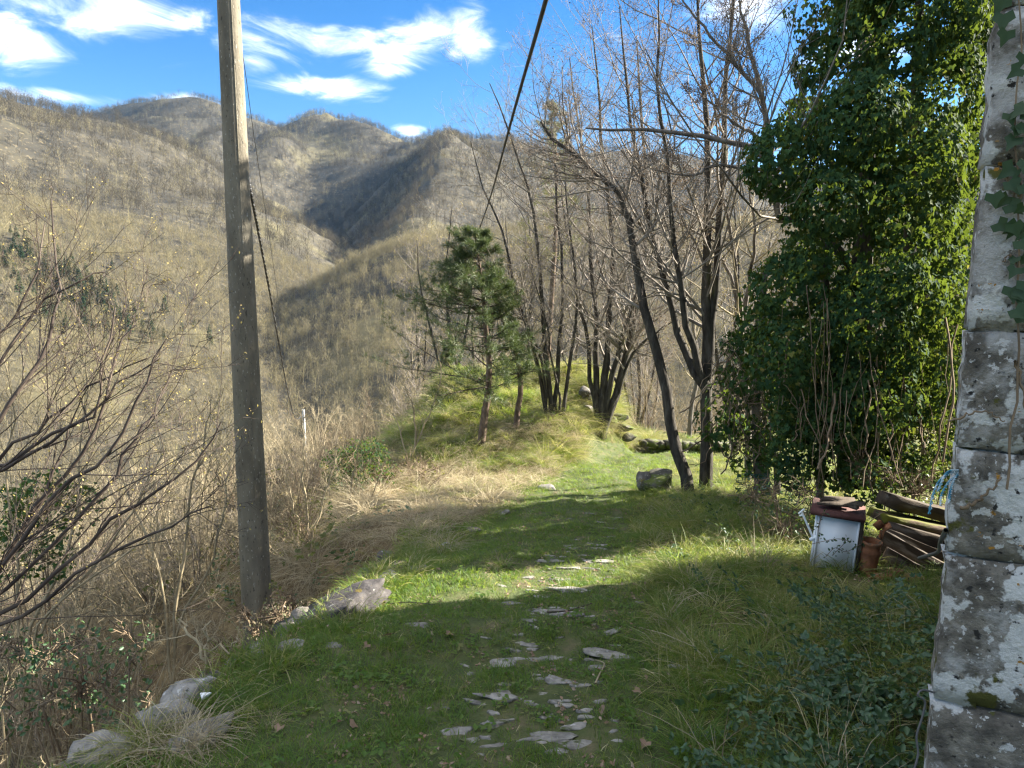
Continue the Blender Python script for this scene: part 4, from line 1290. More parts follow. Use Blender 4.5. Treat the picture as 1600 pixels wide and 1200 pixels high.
# pines
def pine(name, label, Y, stem, r, whorls, matn, rbase, ncl, left_bias=0.0, dens=26, bark="bark_pine", nl=(.07, .12)):
    root = empty(name, P(stem[0][0], stem[0][1], Y)); tag(root, label, "tree"); ro_ = np.array(root.location)
    S = catmull(pix_poly(stem, Y, .2), 18) - ro_; R = np.linspace(r, .012, 18)
    g = Geo(); g.tubes(S, R, 8); g.obj("trunk", bark, root, smooth=True)
    g, gn = Geo(), Geo()
    t0, t1 = whorls
    C_all, D_all = [], []
    for t in np.linspace(t0, t1, ncl):
        u = t * 17; i = min(int(u), 16); c = S[i] + (S[i + 1] - S[i]) * (u - i)
        for k in range(rng.integers(3, 6)):
            az = rng.uniform(0, 2 * pi)
            L = rbase * (1.12 - .85 * (t - t0) / (t1 - t0)) * rng.uniform(.55, 1.1) * (1 - left_bias * cos(az))
            d = np.array([cos(az), sin(az), rng.uniform(-.15, .3)])
            q = [c]
            for j in range(5):
                d = unit(d + rng.normal(0, .10, 3) + np.array([0, 0, .05])); q.append(q[-1] + d * L / 5)
            q = np.array(q); g.tubes(q, np.linspace(.016, .004, 6), 4)
            P2, R2 = branch_level(q[None], np.linspace(.01, .004, 6)[None], 9, .2, 1.0, (25, 60), (.2, .5), 4, .15, .08, .6, .003)
            g.tubes(P2, R2, 3)
            tips = np.concatenate([P2[:, 1:].reshape(-1, 3), q[2:]]); dirs = np.concatenate([np.repeat(unit(P2[:, -1] - P2[:, 0]), 3, 0), np.repeat(unit(q[-1] - q[0])[None], 4, 0)])
            C_all.append(tips); D_all.append(dirs)
    C_all = np.concatenate(C_all); D_all = np.concatenate(D_all)
    g.obj("branches", "twig_dark", root)["kind"] = "stuff"
    m = len(C_all) * dens
    c = np.repeat(C_all, dens, 0) + rng.normal(0, .02, (m, 3)); d = unit(np.repeat(D_all, dens, 0) * .55 + rng.normal(0, .6, (m, 3)) + np.array([0, 0, .15]))
    gn.leaves(c, d, rand_dir(m), rng.uniform(*nl, m), "needle", 0)
    gn.obj("foliage", matn, root)["kind"] = "stuff"
    return root


pine("pine_tree", "dark green pine with bare lower trunk on the mound, its crown leaning left", 13.5,
     [(752, 694), (757, 650), (763, 610), (764, 560), (758, 500), (754, 450), (748, 405), (742, 362)], .085, (.30, .98), "needle", 1.6, 24, .34, dens=24)
pine("yellow_pine", "sparse yellowish green pine rising behind the slender stems", 18,
     [(850, 640), (858, 520), (866, 400), (870, 300), (868, 220), (866, 165)], .09, (.40, .99), "needle_yellow", 1.0, 13, 0, dens=12)
pine("young_pine", "small dark pine sapling behind the grey post at the left edge of the mound", 20.5, [(700, 612), (702, 580), (700, 545)], .03, (.1, .98), "needle", .62, 7, .2, dens=16)

# ------------------------------------------------------------------ ivy clad tree
def ivy_mass(clumps, per_m2, size, deep=.75):
    """leaf shells round a cloud of spheres, leaves hang like shingles; inner ones are dropped"""
    C = np.array([c[:3] for c in clumps]); R = np.array([c[3] for c in clumps])
    out_c, out_n = [], []
    for i in range(len(C)):
        m = int(per_m2 * rng.choice([.35, .7, 1.1, 1.35]) * 4 * pi * R[i] ** 2)
        d = rand_dir(m); p = C[i] + d * (R[i] * rng.uniform(.72, 1.06, m) ** .8)[:, None]
        dist = np.linalg.norm(p[:, None, :] - C[None], axis=2) / R[None]
        dist[:, i] = 9
        k = dist.min(1) > deep
        out_c.append(p[k]); out_n.append(d[k])
    return np.concatenate(out_c), np.concatenate(out_n)


def leaf_cloud(g, C, Nn, size, shape, droop=1.0, jit=.45):
    m = len(C)
    tip = np.array([0, 0, -1.0]) * droop + Nn * .5 + rng.normal(0, jit, (m, 3))
    g.leaves(C, tip, unit(Nn + np.array([0, 0, .35]) + rng.normal(0, jit, (m, 3))), rng.uniform(size[0], size[1], m), shape, .14)


ivt = empty("ivy_clad_tree", (4.3, 8.3, float(ground_z(4.3, 8.3)))); tag(ivt, "massive tree completely smothered in glossy dark green ivy, left of the stone building", "tree")
iv0 = np.array(ivt.location)
out_l = [(1275, 0, 1565), (1262, 60, 1560), (1255, 110, 1550), (1262, 150, 1550), (1236, 200, 1545), (1228, 250, 1545), (1240, 300, 1540), (1215, 340, 1540), (1200, 400, 1535), (1200, 450, 1530), (1215, 500, 1530),
         (1225, 540, 1520), (1235, 580, 1510), (1250, 610, 1500), (1262, 640, 1400), (1285, -60, 1570), (1295, -130, 1560), (1310, -210, 1550)]
clumps = []
for (x0_, y_, x1_) in out_l:
    xs_ = np.arange(x0_ + 38, x1_, 44)
    for xx in xs_:
        edgey = min(xx - x0_, x1_ - xx) / 130
        dep = 8.95 - 1.15 * min(1, max(edgey, 0)) ** .6 + rng.normal(0, .10)
        p = P(xx + rng.normal(0, 10), y_ + rng.normal(0, 18), dep + rng.choice([0, 0, -.28]) + rng.normal(0, .16))
        if xx - x0_ < 50: p = p + np.array([-abs(rng.normal(0, .14)), 0, rng.normal(0, .1)])
        clumps.append((*p, rng.uniform(.20, .46)))
        if rng.random() < .45:
            p = P(xx + rng.normal(0, 10), y_ + rng.normal(0, 15), 9.6 + .7 * min(1, max(edgey, 0)) + rng.normal(0, .15)); clumps.append((*p, rng.uniform(.3, .5)))
c_, n_ = ivy_mass(clumps, 420, None)
g = Geo(); leaf_cloud(g, c_ - iv0, n_, (.030, .080), "ivy", jit=.32)
g.obj("foliage", "ivy_leaf", ivt)["kind"] = "stuff"
for (pl, r0) in (([(1345, 760), (1350, 640), (1345, 500), (1350, 350), (1360, 150), (1365, -150)], .17), ([(1400, 760), (1410, 600), (1420, 420), (1430, 200), (1440, -100)], .11),
                 ([(1350, 450), (1300, 380), (1260, 350), (1215, 338)], .07), ([(1320, 760), (1310, 660), (1300, 560), (1290, 420), (1300, 250)], .07)):
    g = Geo(); g.tubes(catmull(pix_poly(pl, 8.6), 20) - iv0, np.linspace(r0, r0 * .4, 20), 9); g.obj("trunk", "bark_dark", ivt, smooth=True)
# dead vine stems hanging at its foot
g = Geo()
for k in range(60):
    x0 = rng.uniform(1215, 1500); yt = rng.uniform(430, 640); yb = rng.uniform(690, 775)
    Y = rng.uniform(7.3, 8.4); dx = rng.normal(0, 30)
    pts = catmull([P(x0, yt, Y), P(x0 + dx * .4 + rng.normal(0, 10), (yt + yb) / 2 + rng.normal(0, 10), Y - .15), P(x0 + dx, yb, Y - rng.uniform(0, .4))], 9) + rng.normal(0, .012, (9, 3))
    g.tubes(pts - iv0, np.full(9, rng.choice([.003, .005, .008, .011], p=[.5, .35, .12, .03])), 4)
g.obj("vines", "vine_brown", ivt, smooth=True)["kind"] = "stuff"

cl = [(*P(rng.uniform(1215, 1500), rng.uniform(610, 760), 8.1 + rng.normal(0, .25)), rng.uniform(.14, .28)) for _ in range(75)]
c_, n_ = ivy_mass(cl, 210, None, .6)
g = Geo(); leaf_cloud(g, c_ - iv0, n_, (.035, .07), "ivy", .5, .6); g.obj("lower_foliage", "ivy_leaf", ivt)["kind"] = "stuff"
# second, lower ivy clad trunk left of it
ivb = empty("ivy_clad_stump", (3.55, 10.2, float(ground_z(3.55, 10.2)))); tag(ivb, "shorter dark ivy clad trunk with tangled dead stems, left of the big ivy tree", "tree")
ib0 = np.array(ivb.location); cl2 = []
for (x0_, y_, x1_) in [(1175, 450, 1235), (1160, 500, 1240), (1130, 540, 1240), (1120, 580, 1245), (1110, 620, 1250), (1105, 655, 1240), (1120, 690, 1220), (1150, 715, 1215)]:
    for xx in np.arange(x0_ + 14, x1_, 26):
        cl2.append((*P(xx + rng.normal(0, 4), y_ + rng.normal(0, 8), 9.9 + rng.normal(0, .3)), rng.uniform(.16, .28)))
c_, n_ = ivy_mass(cl2, 190, None, .7)
g = Geo(); leaf_cloud(g, c_ - ib0, n_, (.045, .085), "ivy"); g.obj("foliage", "ivy_leaf", ivb)["kind"] = "stuff"
for pl, r0 in (([(1190, 775), (1185, 720), (1182, 640), (1186, 560), (1190, 480), (1195, 420)], .09), ([(1215, 770), (1212, 720), (1200, 680), (1192, 640)], .05), ([(1200, 778), (1196, 720), (1190, 660)], .05)):
    g = Geo(); g.tubes(catmull(pix_poly(pl, 9.9), 16) - ib0, np.linspace(r0, r0 * .5, 16), 8); g.obj("trunk", "bark_grey", ivb, smooth=True)
g = Geo()
for k in range(110):
    x0 = rng.uniform(1110, 1250); yt = rng.uniform(520, 690); a = rng.uniform(0, 2 * pi)
    pts = catmull([P(x0, yt, 9.6), P(x0 + 25 * cos(a), yt + 20 + 15 * sin(a), 9.45), P(x0 + 50 * cos(a) + rng.normal(0, 8), yt + rng.uniform(20, 75), 9.4)], 9) + rng.normal(0, .015, (9, 3))
    g.tubes(pts - ib0, np.full(9, rng.choice([.004, .006, .010])), 4)
g.obj("vines", "vine_brown", ivb, smooth=True)["kind"] = "stuff"

# thicket under and behind the ivy: evergreen shrub lit from behind at the right
sh = empty("backlit_shrub", P(1470, 740, 9.6)); tag(sh, "loose yellow green shrub glowing against the light between ivy tree and stone wall", "shrub"); s0 = np.array(sh.location); cl3 = []
for k in range(60):
    cl3.append((*P(rng.uniform(1330, 1525), rng.uniform(380, 740), 9.7 + rng.normal(0, .5)), rng.uniform(.18, .34)))
c_, n_ = ivy_mass(cl3, 90, None, .6)
g = Geo(); leaf_cloud(g, c_ - s0, n_, (.04, .075), "oval", .4, .7); g.obj("foliage", "olive_leaf", sh)["kind"] = "stuff"
stems_ = [pix_poly([(1400 + 25 * k + rng.normal(0, 8), 760), (1405 + 25 * k + rng.normal(0, 15), 600), (1400 + 30 * k + rng.normal(0, 20), 420)], 9.6) for k in range(5)]
twig_tree(sh, stems_, [(.025, .006)] * 5, bark="bark_grey", twig="vine_brown", counts=(12, 4, 3), tmin=.1, crown="branches")
# ------------------------------------------------------------------ grass and ground cover
def tuft(name, nbl, rad, h, w, lean, mat, curl=.5, segs=3):
    """a tuft of curved tapering blades, unlinked"""
    a = rng.uniform(0, 2 * pi, nbl); r = rad * np.sqrt(rng.uniform(0, 1, nbl))
    b = np.stack([r * np.cos(a), r * np.sin(a), np.zeros(nbl)], 1)
    az = a + rng.normal(0, .9, nbl)
    hh_ = rng.uniform(h[0], h[1], nbl); ln = np.abs(rng.normal(lean, lean * .5, nbl))
    d0 = unit(np.stack([np.cos(az) * ln, np.sin(az) * ln, np.ones(nbl)], 1))
    hd = np.stack([np.cos(az), np.sin(az), np.zeros(nbl)], 1)
    sd = np.stack([-np.sin(az), np.cos(az), np.zeros(nbl)], 1)
    sd = unit(sd + rng.normal(0, .4, (nbl, 3)))
    ww = w * rng.uniform(.6, 1.3, nbl)
    V = np.zeros((nbl, segs * 2 + 1, 3))
    for j in range(segs + 1):
        t = j / segs
        c = b + d0 * (hh_ * t)[:, None] + hd * (curl * hh_ * t * t * rng.uniform(.3, 1, nbl))[:, None] - np.array([0, 0, 1]) * (curl * .55 * hh_ * t ** 2.5)[:, None]
        if j < segs:
            wd = (ww * (1 - .55 * t) / 2)[:, None] * sd
            V[:, 2 * j] = c - wd; V[:, 2 * j + 1] = c + wd
        else:
            V[:, 2 * j] = c
    k = segs * 2 + 1
    q = np.array([[2 * j, 2 * j + 1, 2 * j + 3, 2 * j + 2] for j in range(segs - 1)])
    t_ = np.array([[2 * segs - 2, 2 * segs - 1, 2 * segs]])
    base_i = (np.arange(nbl) * k)[:, None, None]
    g = Geo(); g.put(V.reshape(-1, 3), [(q[None] + base_i).reshape(-1, 4), (t_[None] + base_i).reshape(-1, 3)])
    return g.obj(name, mat, link=False)


def dens_pts(dens, x0, x1, y0, y1, fun):
    n = int((x1 - x0) * (y1 - y0) * dens)
    x = rng.uniform(x0, x1, n); y = rng.uniform(y0, y1, n)
    k = rng.uniform(0, 1, n) < fun(x, y)
    x, y = x[k], y[k]
    return np.stack([x, y, ground_z(x, y)], 1)


def in_view(x, y, m=.06):
    return np.abs(x / np.maximum(y, .5)) < .74 + m + .3 / np.maximum(y, .5)


def patch(x, y, wl, seed):
    return Waves(seed, wl, 2)(x, y)


def clear_ledge(x, y):
    m = np.ones(np.shape(x), bool)
    for c in LEDGE:
        m &= np.hypot((x - c[0]) / .15, (y - c[1] - .05) / .14) > 1
    return m


def off_building(x, y):
    """outside the house footprint"""
    s1 = (x - A_[0]) * (-U_side[1]) + (y - A_[1]) * U_side[0]
    return (s1 > .03) | (y > B_[1] + .05)


pd = lambda x, y: np.abs(x - pathc(y)) / np.interp(y, [0, 4, 9, 13, 17], [1.15, 1.1, .85, .75, .9])
fall = lambda y: np.clip(5.0 / np.maximum(y, 1), .22, 1) ** 1.3


def clear_cobbles(p, grow=.86):
    k = np.ones(len(p), bool)
    for (cx_, cy_, sx, sy) in cobble_xy:
        k &= ((p[:, 0] - cx_) / (sx * grow)) ** 2 + ((p[:, 1] - cy_) / (sy * grow + .02)) ** 2 > 1
    return p[k]


short_kinds = [tuft("short_grass", 22, .055, (.02, .055), .0035, .45, "grass_green", .5) for _ in range(4)] + [tuft("short_grass", 22, .06, (.025, .075), .0035, .5, "grass_green", .6) for _ in range(2)] + \
              [tuft("short_grass", 12, .055, (.015, .05), .0035, .7, "grass_mixed", .7)]
p = dens_pts(520, -2.2, 4.5, 2.0, 17, lambda x, y: (pd(x, y) < 1.12) * in_view(x, y) * fall(y) * (x > edge(y) + .05) * np.clip(.7 + .45 * patch(x, y, .7, 9) + .3 * (pd(x, y) > .6), .25, 1))
p = clear_cobbles(p)
scatter("path_grass", p, yaw(len(p), .15), rng.uniform(.7, 1.35, len(p)) * np.interp(p[:, 1], [3, 14], [1, 1.25]), short_kinds, "short green grass over the path")

mid_kinds = [tuft("verge_grass", 34, .07, (.06, .17), .0045, .5, "grass_green", .8) for _ in range(3)] + [tuft("verge_grass", 34, .08, (.08, .22), .0045, .55, "grass_mixed", .9) for _ in range(3)]
p = dens_pts(150, -3, 7, 2.0, 20, lambda x, y: (pd(x, y) > .92) * clear_ledge(x, y) * in_view(x, y) * fall(y) * (x > edge(y) - .02) * off_building(x, y) * np.clip(.55 + .5 * patch(x, y, 1.1, 12), .05, 1)
              * (1 - .75 * ((x < pathc(y)) & (y > 7) & (y < 13))))
scatter("verge_grass", p, yaw(len(p), .2), rng.uniform(.6, 1.25, len(p)), mid_kinds, "longer mixed green grass beside the path and on the mound")

# left verge is short lawn close to the camera
p = dens_pts(300, -2.2, .5, 2.0, 7.5, lambda x, y: (pd(x, y) > .9) * (x < pathc(y)) * (x > edge(y)) * clear_ledge(x, y) * in_view(x, y) * np.clip(.75 + .4 * patch(x, y, .6, 22), .1, 1))
scatter("lawn_grass", p, yaw(len(p), .15), rng.uniform(.9, 1.8, len(p)), short_kinds, "short green grass on the left verge")

tall_kinds = [tuft("tall_grass", 46, .09, (.16, .40), .005, .55, "grass_mixed", 1.1, 4) for _ in range(2)] + [tuft("tall_grass", 30, .09, (.16, .38), .005, .6, "grass_dry", 1.2, 4)] + \
             [tuft("tall_grass", 44, .08, (.14, .34), .0055, .5, "grass_green", 1.0, 4) for _ in range(3)]
p = dens_pts(64, .6, 5.5, 2.2, 10.5, lambda x, y: (x > pathc(y) + np.interp(y, [0, 4, 9], [1.0, 1.0, .95])) * ~((x / y > .40) & (y > 5.2)) * in_view(x, y) * off_building(x, y) * np.clip(.5 + .6 * patch(x, y, 1.0, 15), .03, 1))
scatter("tall_grass", p, yaw(len(p), .25), rng.uniform(.55, 1.0, len(p)), tall_kinds, "tall half dry grass on the right verge")
p = dens_pts(46, -3.4, 4.4, 12.5, 23, lambda x, y: (pd(x, y) > 1.05) * (x > edge(y) - .9) * (x < np.interp(y, [12, 15, 17, 22], [2.0, 3.5, 3.9, 4.0])) * np.clip(.55 + .6 * patch(x, y, 2.2, 16), .05, 1))
scatter("mound_grass", p, yaw(len(p), .3), rng.uniform(.7, 1.2, len(p)), tall_kinds, "long yellowing grass over the sunny mound")

dry_kinds = [tuft("dry_grass", 56, .10, (.14, .42), .0045, .8, "grass_dry", 1.4, 4) for _ in range(4)] + [tuft("dry_grass", 40, .09, (.10, .30), .005, .7, "grass_mixed", 1.1, 4)]
p = dens_pts(46, -4.5, 1.4, 6.3, 14.5, lambda x, y: (x < pathc(y) - np.interp(y, [6, 9, 13], [1.02, .8, .75])) * (x > edge(y) - 1.4) * np.clip(.6 + .6 * patch(x, y, 1.3, 18), .08, 1))
scatter("dry_grass", p, yaw(len(p), .3), rng.uniform(.6, 1.05, len(p)), dry_kinds, "bleached dry grass on the bank left of the path")


bank_k = [tuft("bank_grass", 46, .09, (.18, .42), .006, .7, "grass_mixed", 1.3, 4) for _ in range(3)] + [tuft("bank_grass", 40, .09, (.18, .40), .006, .7, "grass_dry", 1.3, 4)]
p = dens_pts(90, .6, 3.9, 13.6, 18.5, lambda x, y: (pd(x, y) > 1.0) * (x < np.interp(y, [13, 15, 17, 19], [1.8, 3.3, 3.7, 3.8])))
scatter("bank_grass", p, yaw(len(p), .35), rng.uniform(.7, 1.15, len(p)), bank_k, "long pale grass hanging down the steep bank at the bend")
p = dens_pts(30, -3.2, 3.2, 13, 21, lambda x, y: (pd(x, y) > 1.1) * (x > edge(y) - .5) * (x < np.interp(y, [12, 15, 17, 22], [1.8, 3.0, 3.2, 3.4])) * np.clip(.5 + .6 * patch(x, y, 1.8, 71), 0, 1))
scatter("mound_grass", p, yaw(len(p), .3), rng.choice([.5, .7, .9, 1.25], len(p)), bank_k, "sunlit yellow grass on the mound")


def tussock(px, py, label, kinds, sc, n=9, spread=.10, group=None, at=None):
    c = gpix(px, py) if at is None else np.array([at[0], at[1], float(ground_z(at[0], at[1]))])
    root = empty("grass_tussock", c); tag(root, label, "grass tussock", group)
    for k in range(n):
        v = kinds[rng.integers(0, len(kinds))]
        o = v.copy(); scene.collection.objects.link(o); o.name = "blades"; o.parent = root
        o.location = (rng.normal(0, spread), rng.normal(0, spread), -.01); s_ = sc * rng.uniform(.75, 1.15)
        o.scale = (s_, s_, s_); o.rotation_euler = (rng.normal(0, .15), rng.normal(0, .15), rng.uniform(0, 6.28))
    return root


g_t = [tuft("blades", 60, .08, (.18, .40), .005, .5, "grass_green", .9, 4) for _ in range(2)]
m_t = [tuft("blades", 60, .09, (.20, .42), .005, .55, "grass_mixed", 1.0, 4) for _ in range(2)]
d_t = [tuft("blades", 60, .09, (.22, .45), .006, .6, "grass_dry", 1.2, 4) for _ in range(2)]
tussock(1055, 915, "large tussock half in the sun strip at the right edge of the path", m_t + g_t, .72, 13, .16)
tussock(1000, 900, "smaller yellow tussock just left of the large sunlit one", m_t, .55, 7, .1)
tussock(1135, 1095, "bright green grass clump standing up in the dark right verge", g_t, .62, 6, .05)
tussock(190, 1215, "pale drooping tussock at the bottom left corner", d_t + m_t, .62, 12, .12, at=(-1.66, 2.86))
tussock(270, 1195, "thin pale grass tuft hanging over the grey rocks at bottom left", d_t, .42, 5, .06, at=(-1.42, 2.80))
tussock(410, 1130, "loose pale grass tuft in front of the brown hollow at lower left", d_t + m_t, .36, 4, .06)
tussock(1040, 757, "mossy green tuft growing over the stone block by the leaning trunk", g_t, .42, 9, .15)
tussock(770, 888, "low straw topped tussock at the left end of the sunlit strip", m_t + d_t, .42, 6, .08)
tussock(690, 880, "green tussock in the sun next to the tilted stone slab", g_t + m_t, .42, 8, .13)


# ------------------------------------------------------------------ scrub on the slope
def shrub_geo(h, nst, counts, spread=.45, rmin=.003, r0=.014, up=.06):
    st = []
    for k in range(nst):
        a = rng.uniform(0, 2 * pi); d = np.array([cos(a) * spread, sin(a) * spread, 1.0]); q = [np.array([cos(a), sin(a), 0]) * rng.uniform(0, .15)]
        for j in range(5):
            d = unit(d + rng.normal(0, .10, 3)); q.append(q[-1] + d * h / 5 * rng.uniform(.8, 1.1))
        st.append(catmull(q, 9))
    S = np.stack(st); R = np.linspace(r0, rmin * 1.3, 9)[None].repeat(nst, 0) * rng.uniform(.6, 1.1, (nst, 1))
    g = Geo(); g.tubes(S, R, 5)
    P1, R1 = branch_level(S, R, counts[0], .15, 1, (20, 55), (.25, .5), 6, .12, up, .55, rmin * 1.2); g.tubes(P1, R1, 4)
    P2, R2 = branch_level(P1, R1, counts[1], .1, 1, (22, 60), (.35, .65), 5, .15, up, .6, rmin); g.tubes(P2, R2, 3)
    P3, R3 = branch_level(P2, R2, counts[2], .1, 1, (22, 60), (.35, .65), 3, .15, up, .6, rmin * .8); g.tubes(P3, R3, 3)
    return g, P2, P3


shrub_kinds = []
for i, (h, m) in enumerate([(2.3, "twig_pale"), (1.8, "twig_pale"), (2.7, "twig_pale"), (2.0, "vine_brown"), (1.5, "twig_brown")]):
    g, P2, P3 = shrub_geo(h, 7, (6, 4, 3), .5, .0035); shrub_kinds.append(g.obj("scrub", m, link=False, smooth=True))
slope = lambda x, y: (edge(y) - x)
p = dens_pts(5.2, -30, 0, 1.0, 45, lambda x, y: (slope(x, y) > np.interp(y, [2, 5, 8, 14], [.8, .9, 1.0, .7])) * np.clip(.55 + .6 * patch(x, y, 3, 31), .1, 1) * np.clip(10 / np.hypot(x, y), .35, 1) * in_view(x, y, .1))
p = p[~((np.abs(p[:, 0] + 2.45) < 1.0) & (p[:, 1] < 7.2))]
scatter("scrub", p - [0, 0, .08], yaw(len(p), .15), rng.uniform(.5, 1.0, len(p)) * np.interp(slope(p[:, 0], p[:, 1]), [.7, 3], [.42, 1.05]), shrub_kinds, "tangled leafless scrub covering the slope below the path")
p = dens_pts(.5, -8, 24, 21, 46, lambda x, y: np.clip(.6 + .6 * patch(x, y, 3, 32), .1, 1) * np.clip(25 / np.hypot(x, y), .3, 1))
scatter("scrub", p - [0, 0, .1], yaw(len(p), .15), rng.uniform(.8, 1.5, len(p)), shrub_kinds, "tangled leafless scrub falling away beyond the mound")


# leafy sprigs: bramble canes
def sprig(name, mat, n_leaf, L, size, stem="vine_brown", sides=4):
    g = Geo(); q = [np.zeros(3)]; d = unit([rng.normal(0, .5), rng.normal(0, .5), 1.0])
    for j in range(6):
        d = unit(d + np.array([d[0] * .25, d[1] * .25, -.18]) + rng.normal(0, .15, 3)); q.append(q[-1] + d * L / 6)
    q = catmull(q, 12)
    i = rng.integers(2, 12, n_leaf); c = q[i]; out = unit(np.stack([rng.normal(size=n_leaf), rng.normal(size=n_leaf), rng.normal(.25, .4, n_leaf)], 1))
    pet = rng.uniform(.02, .07, n_leaf)[:, None]
    c3, t3 = [], []
    for a in (-1.0, 0, 1.0):
        rot = np.stack([out[:, 0] * cos(a) - out[:, 1] * sin(a), out[:, 0] * sin(a) + out[:, 1] * cos(a), out[:, 2] - .2], 1)
        c3.append(c + out * pet); t3.append(rot)
    c3 = np.concatenate(c3); t3 = np.concatenate(t3)
    g.leaves(c3, t3, np.array([0, 0, 1.0]) + rng.normal(0, .35, c3.shape), rng.uniform(size[0], size[1], len(c3)), "oval", .12)
    o = g.obj(name, mat, link=False)
    me = o.data; me.materials.append(MATS[stem])
    return o


bram = [sprig("bramble_spray", "bramble_leaf", n, L, (.028, .052)) for n, L in ((9, .45), (12, .55), (7, .35), (14, .7))]
oliv = [sprig("olive_spray", "olive_leaf", n, L, (.02, .04)) for n, L in ((12, .5), (16, .7), (10, .4))]
p = dens_pts(230, .75, 4.5, 1.9, 7.5, lambda x, y: off_building(x, y) * in_view(x, y) * ((x < 2.45) | (y < 4.6)) * np.clip(1.15 - np.abs(x - (.62 * y - .12)) / np.interp(y, [2, 3.5, 7], [.75, .8, .9]), 0, 1) ** 1.3 * np.interp(y, [2, 4.0, 5, 7.5], [1, .8, .35, .25]))
scatter("bramble_patch", p, yaw(len(p), .35), rng.uniform(.55, 1.0, len(p)), bram, "dark green bramble leaves massed along the foot of the stone building")
p = dens_pts(22, 1.2, 5.5, 4.5, 10, lambda x, y: (x > pathc(y) + 1.25) * off_building(x, y) * ~((x / y > .43) & (y > 5.2)) * np.clip(.35 + .6 * patch(x, y, .9, 41), 0, 1))
scatter("bramble_patch", p, yaw(len(p), .4), rng.uniform(.4, .8, len(p)), bram, "low brambles creeping through the grass of the right verge")
p = dens_pts(60, -9, -1, 1.5, 13, lambda x, y: (slope(x, y) > .35) * np.clip(.25 + .75 * patch(x, y, 1.6, 44), 0, 1) * np.clip(4.5 / np.hypot(x, y), .2, 1) * in_view(x, y, .1))
scatter("undergrowth", p, yaw(len(p), .4), rng.uniform(.6, 1.25, len(p)), bram + oliv + oliv[:1], "low bramble and ivy leaves under the scrub on the left slope")
p = dens_pts(6, -9, -1, 1.5, 15, lambda x, y: (slope(x, y) > .3) * np.clip(9 / np.hypot(x, y), .3, 1) * in_view(x, y, .1))
scatter("undergrowth", p, yaw(len(p), .5), rng.uniform(.8, 1.4, len(p)), dry_kinds[:4], "matted dead grass under the scrub on the left slope")
p = dens_pts(.9, -30, -3, 6, 50, lambda x, y: (slope(x, y) > 1.5) * np.clip(.1 + .8 * patch(x, y, 4, 46), 0, 1) * np.clip(14 / np.hypot(x, y), .2, 1) * in_view(x, y, .1))
scatter("undergrowth", p, yaw(len(p), .4), rng.uniform(1.4, 2.6, len(p)), oliv, "patches of yellow green leaves among the scrub")


# hero shrubs at the left edge
def shrub(name, label, Y, stems, **kw):
    b0 = stems[0][0][0]; root = empty(name, P(b0[0], b0[1], Y)); tag(root, label, "shrub")
    root.location.z = min(root.location.z, float(ground_z(root.location.x, root.location.y)) + .02)
    twig_tree(root, [rooted(pix_poly(s[0], Y, s[2])) for s in stems], [(s[1], .004) for s in stems], **kw)


kw_s = dict(bark="twig_dark", twig="twig_dark", counts=(10, 4, 3), bud="bud_yellow", nb=.35, tmin=.2, up=.06, lens=((.15, .34), (.3, .6), (.35, .7)), crown="branches", rmin=.0017, bsize=(.008, .02), ang=(15, 45))
shrub("bare_shrub", "dark leafless shrub at the left edge, longest branch curving up to a thin vertical tip", 4.6,
      [([(-120, 860), (-40, 720), (0, 655), (34, 604), (62, 556), (82, 505), (88, 450), (85, 390), (80, 310)], 0.0158, .5), ([(-130, 850), (-60, 690), (0, 560), (60, 480), (120, 440), (165, 425)], 0.0101, .4),
       ([(-120, 860), (-30, 745), (40, 690), (100, 640), (160, 590), (230, 560)], .012, .3), ([(-130, 860), (-60, 640), (-20, 540), (20, 500), (60, 430), (70, 350)], .012, .6)], **kw_s)
shrub("bare_shrub", "dark leafless shrub low at left, sheaf of branches sweeping to the right above the others", 4.2,
      [([(-140, 830), (-40, 745), (0, 728), (57, 692), (113, 661), (159, 627), (200, 590), (250, 560)], 0.0130, .3), ([(-140, 835), (-40, 755), (20, 722), (90, 680), (150, 640), (165, 560), (180, 480)], 0.0108, .2),
       ([(-60, 1010), (0, 890), (85, 760), (142, 689), (170, 615), (181, 556), (212, 508)], 0.0130, .4)], **kw_s)
shrub("bare_shrub", "dark leafless shrub at lower left, branches fanning right towards the concrete pole", 4.0,
      [([(-80, 1040), (20, 870), (93, 757), (159, 720), (198, 661), (235, 590), (258, 533)], 0.0122, .2), ([(-90, 1050), (40, 900), (164, 760), (210, 698), (235, 647), (260, 600)], 0.0115, .4),
       ([(-90, 1060), (60, 920), (160, 830), (240, 770), (300, 720), (345, 660)], .013, .3), ([(-100, 1070), (40, 960), (150, 880), (250, 830), (330, 790)], .012, .1),
       ([(-100, 1000), (-20, 920), (40, 830), (90, 720), (120, 640)], .012, .5)], **kw_s)
kw_p = dict(kw_s); kw_p.update(bark="twig_pale", twig="twig_pale", rmin=.002, counts=(9, 5, 3))
shrub("pale_shrub", "pale tan leafless shrub behind the dark branches at the left", 6.0,
      [([(40, 1010), (90, 900), (120, 800), (125, 700), (140, 600)], .014, .3), ([(60, 1010), (150, 880), (220, 780), (260, 700)], .012, .2), ([(30, 1010), (30, 880), (10, 760), (20, 640), (0, 540)], .012, .4),
       ([(50, 1010), (110, 930), (200, 860), (280, 810)], .010, 0)], **kw_p)
shrub("pale_shrub", "pale tan leafless shrub directly left of the concrete pole", 6.4,
      [([(270, 980), (290, 860), (300, 760), (320, 680), (330, 620)], .013, .3), ([(260, 980), (240, 860), (200, 770), (180, 690)], .011, .3), ([(280, 980), (330, 880), (350, 800), (360, 730)], .010, .2)], **kw_p)
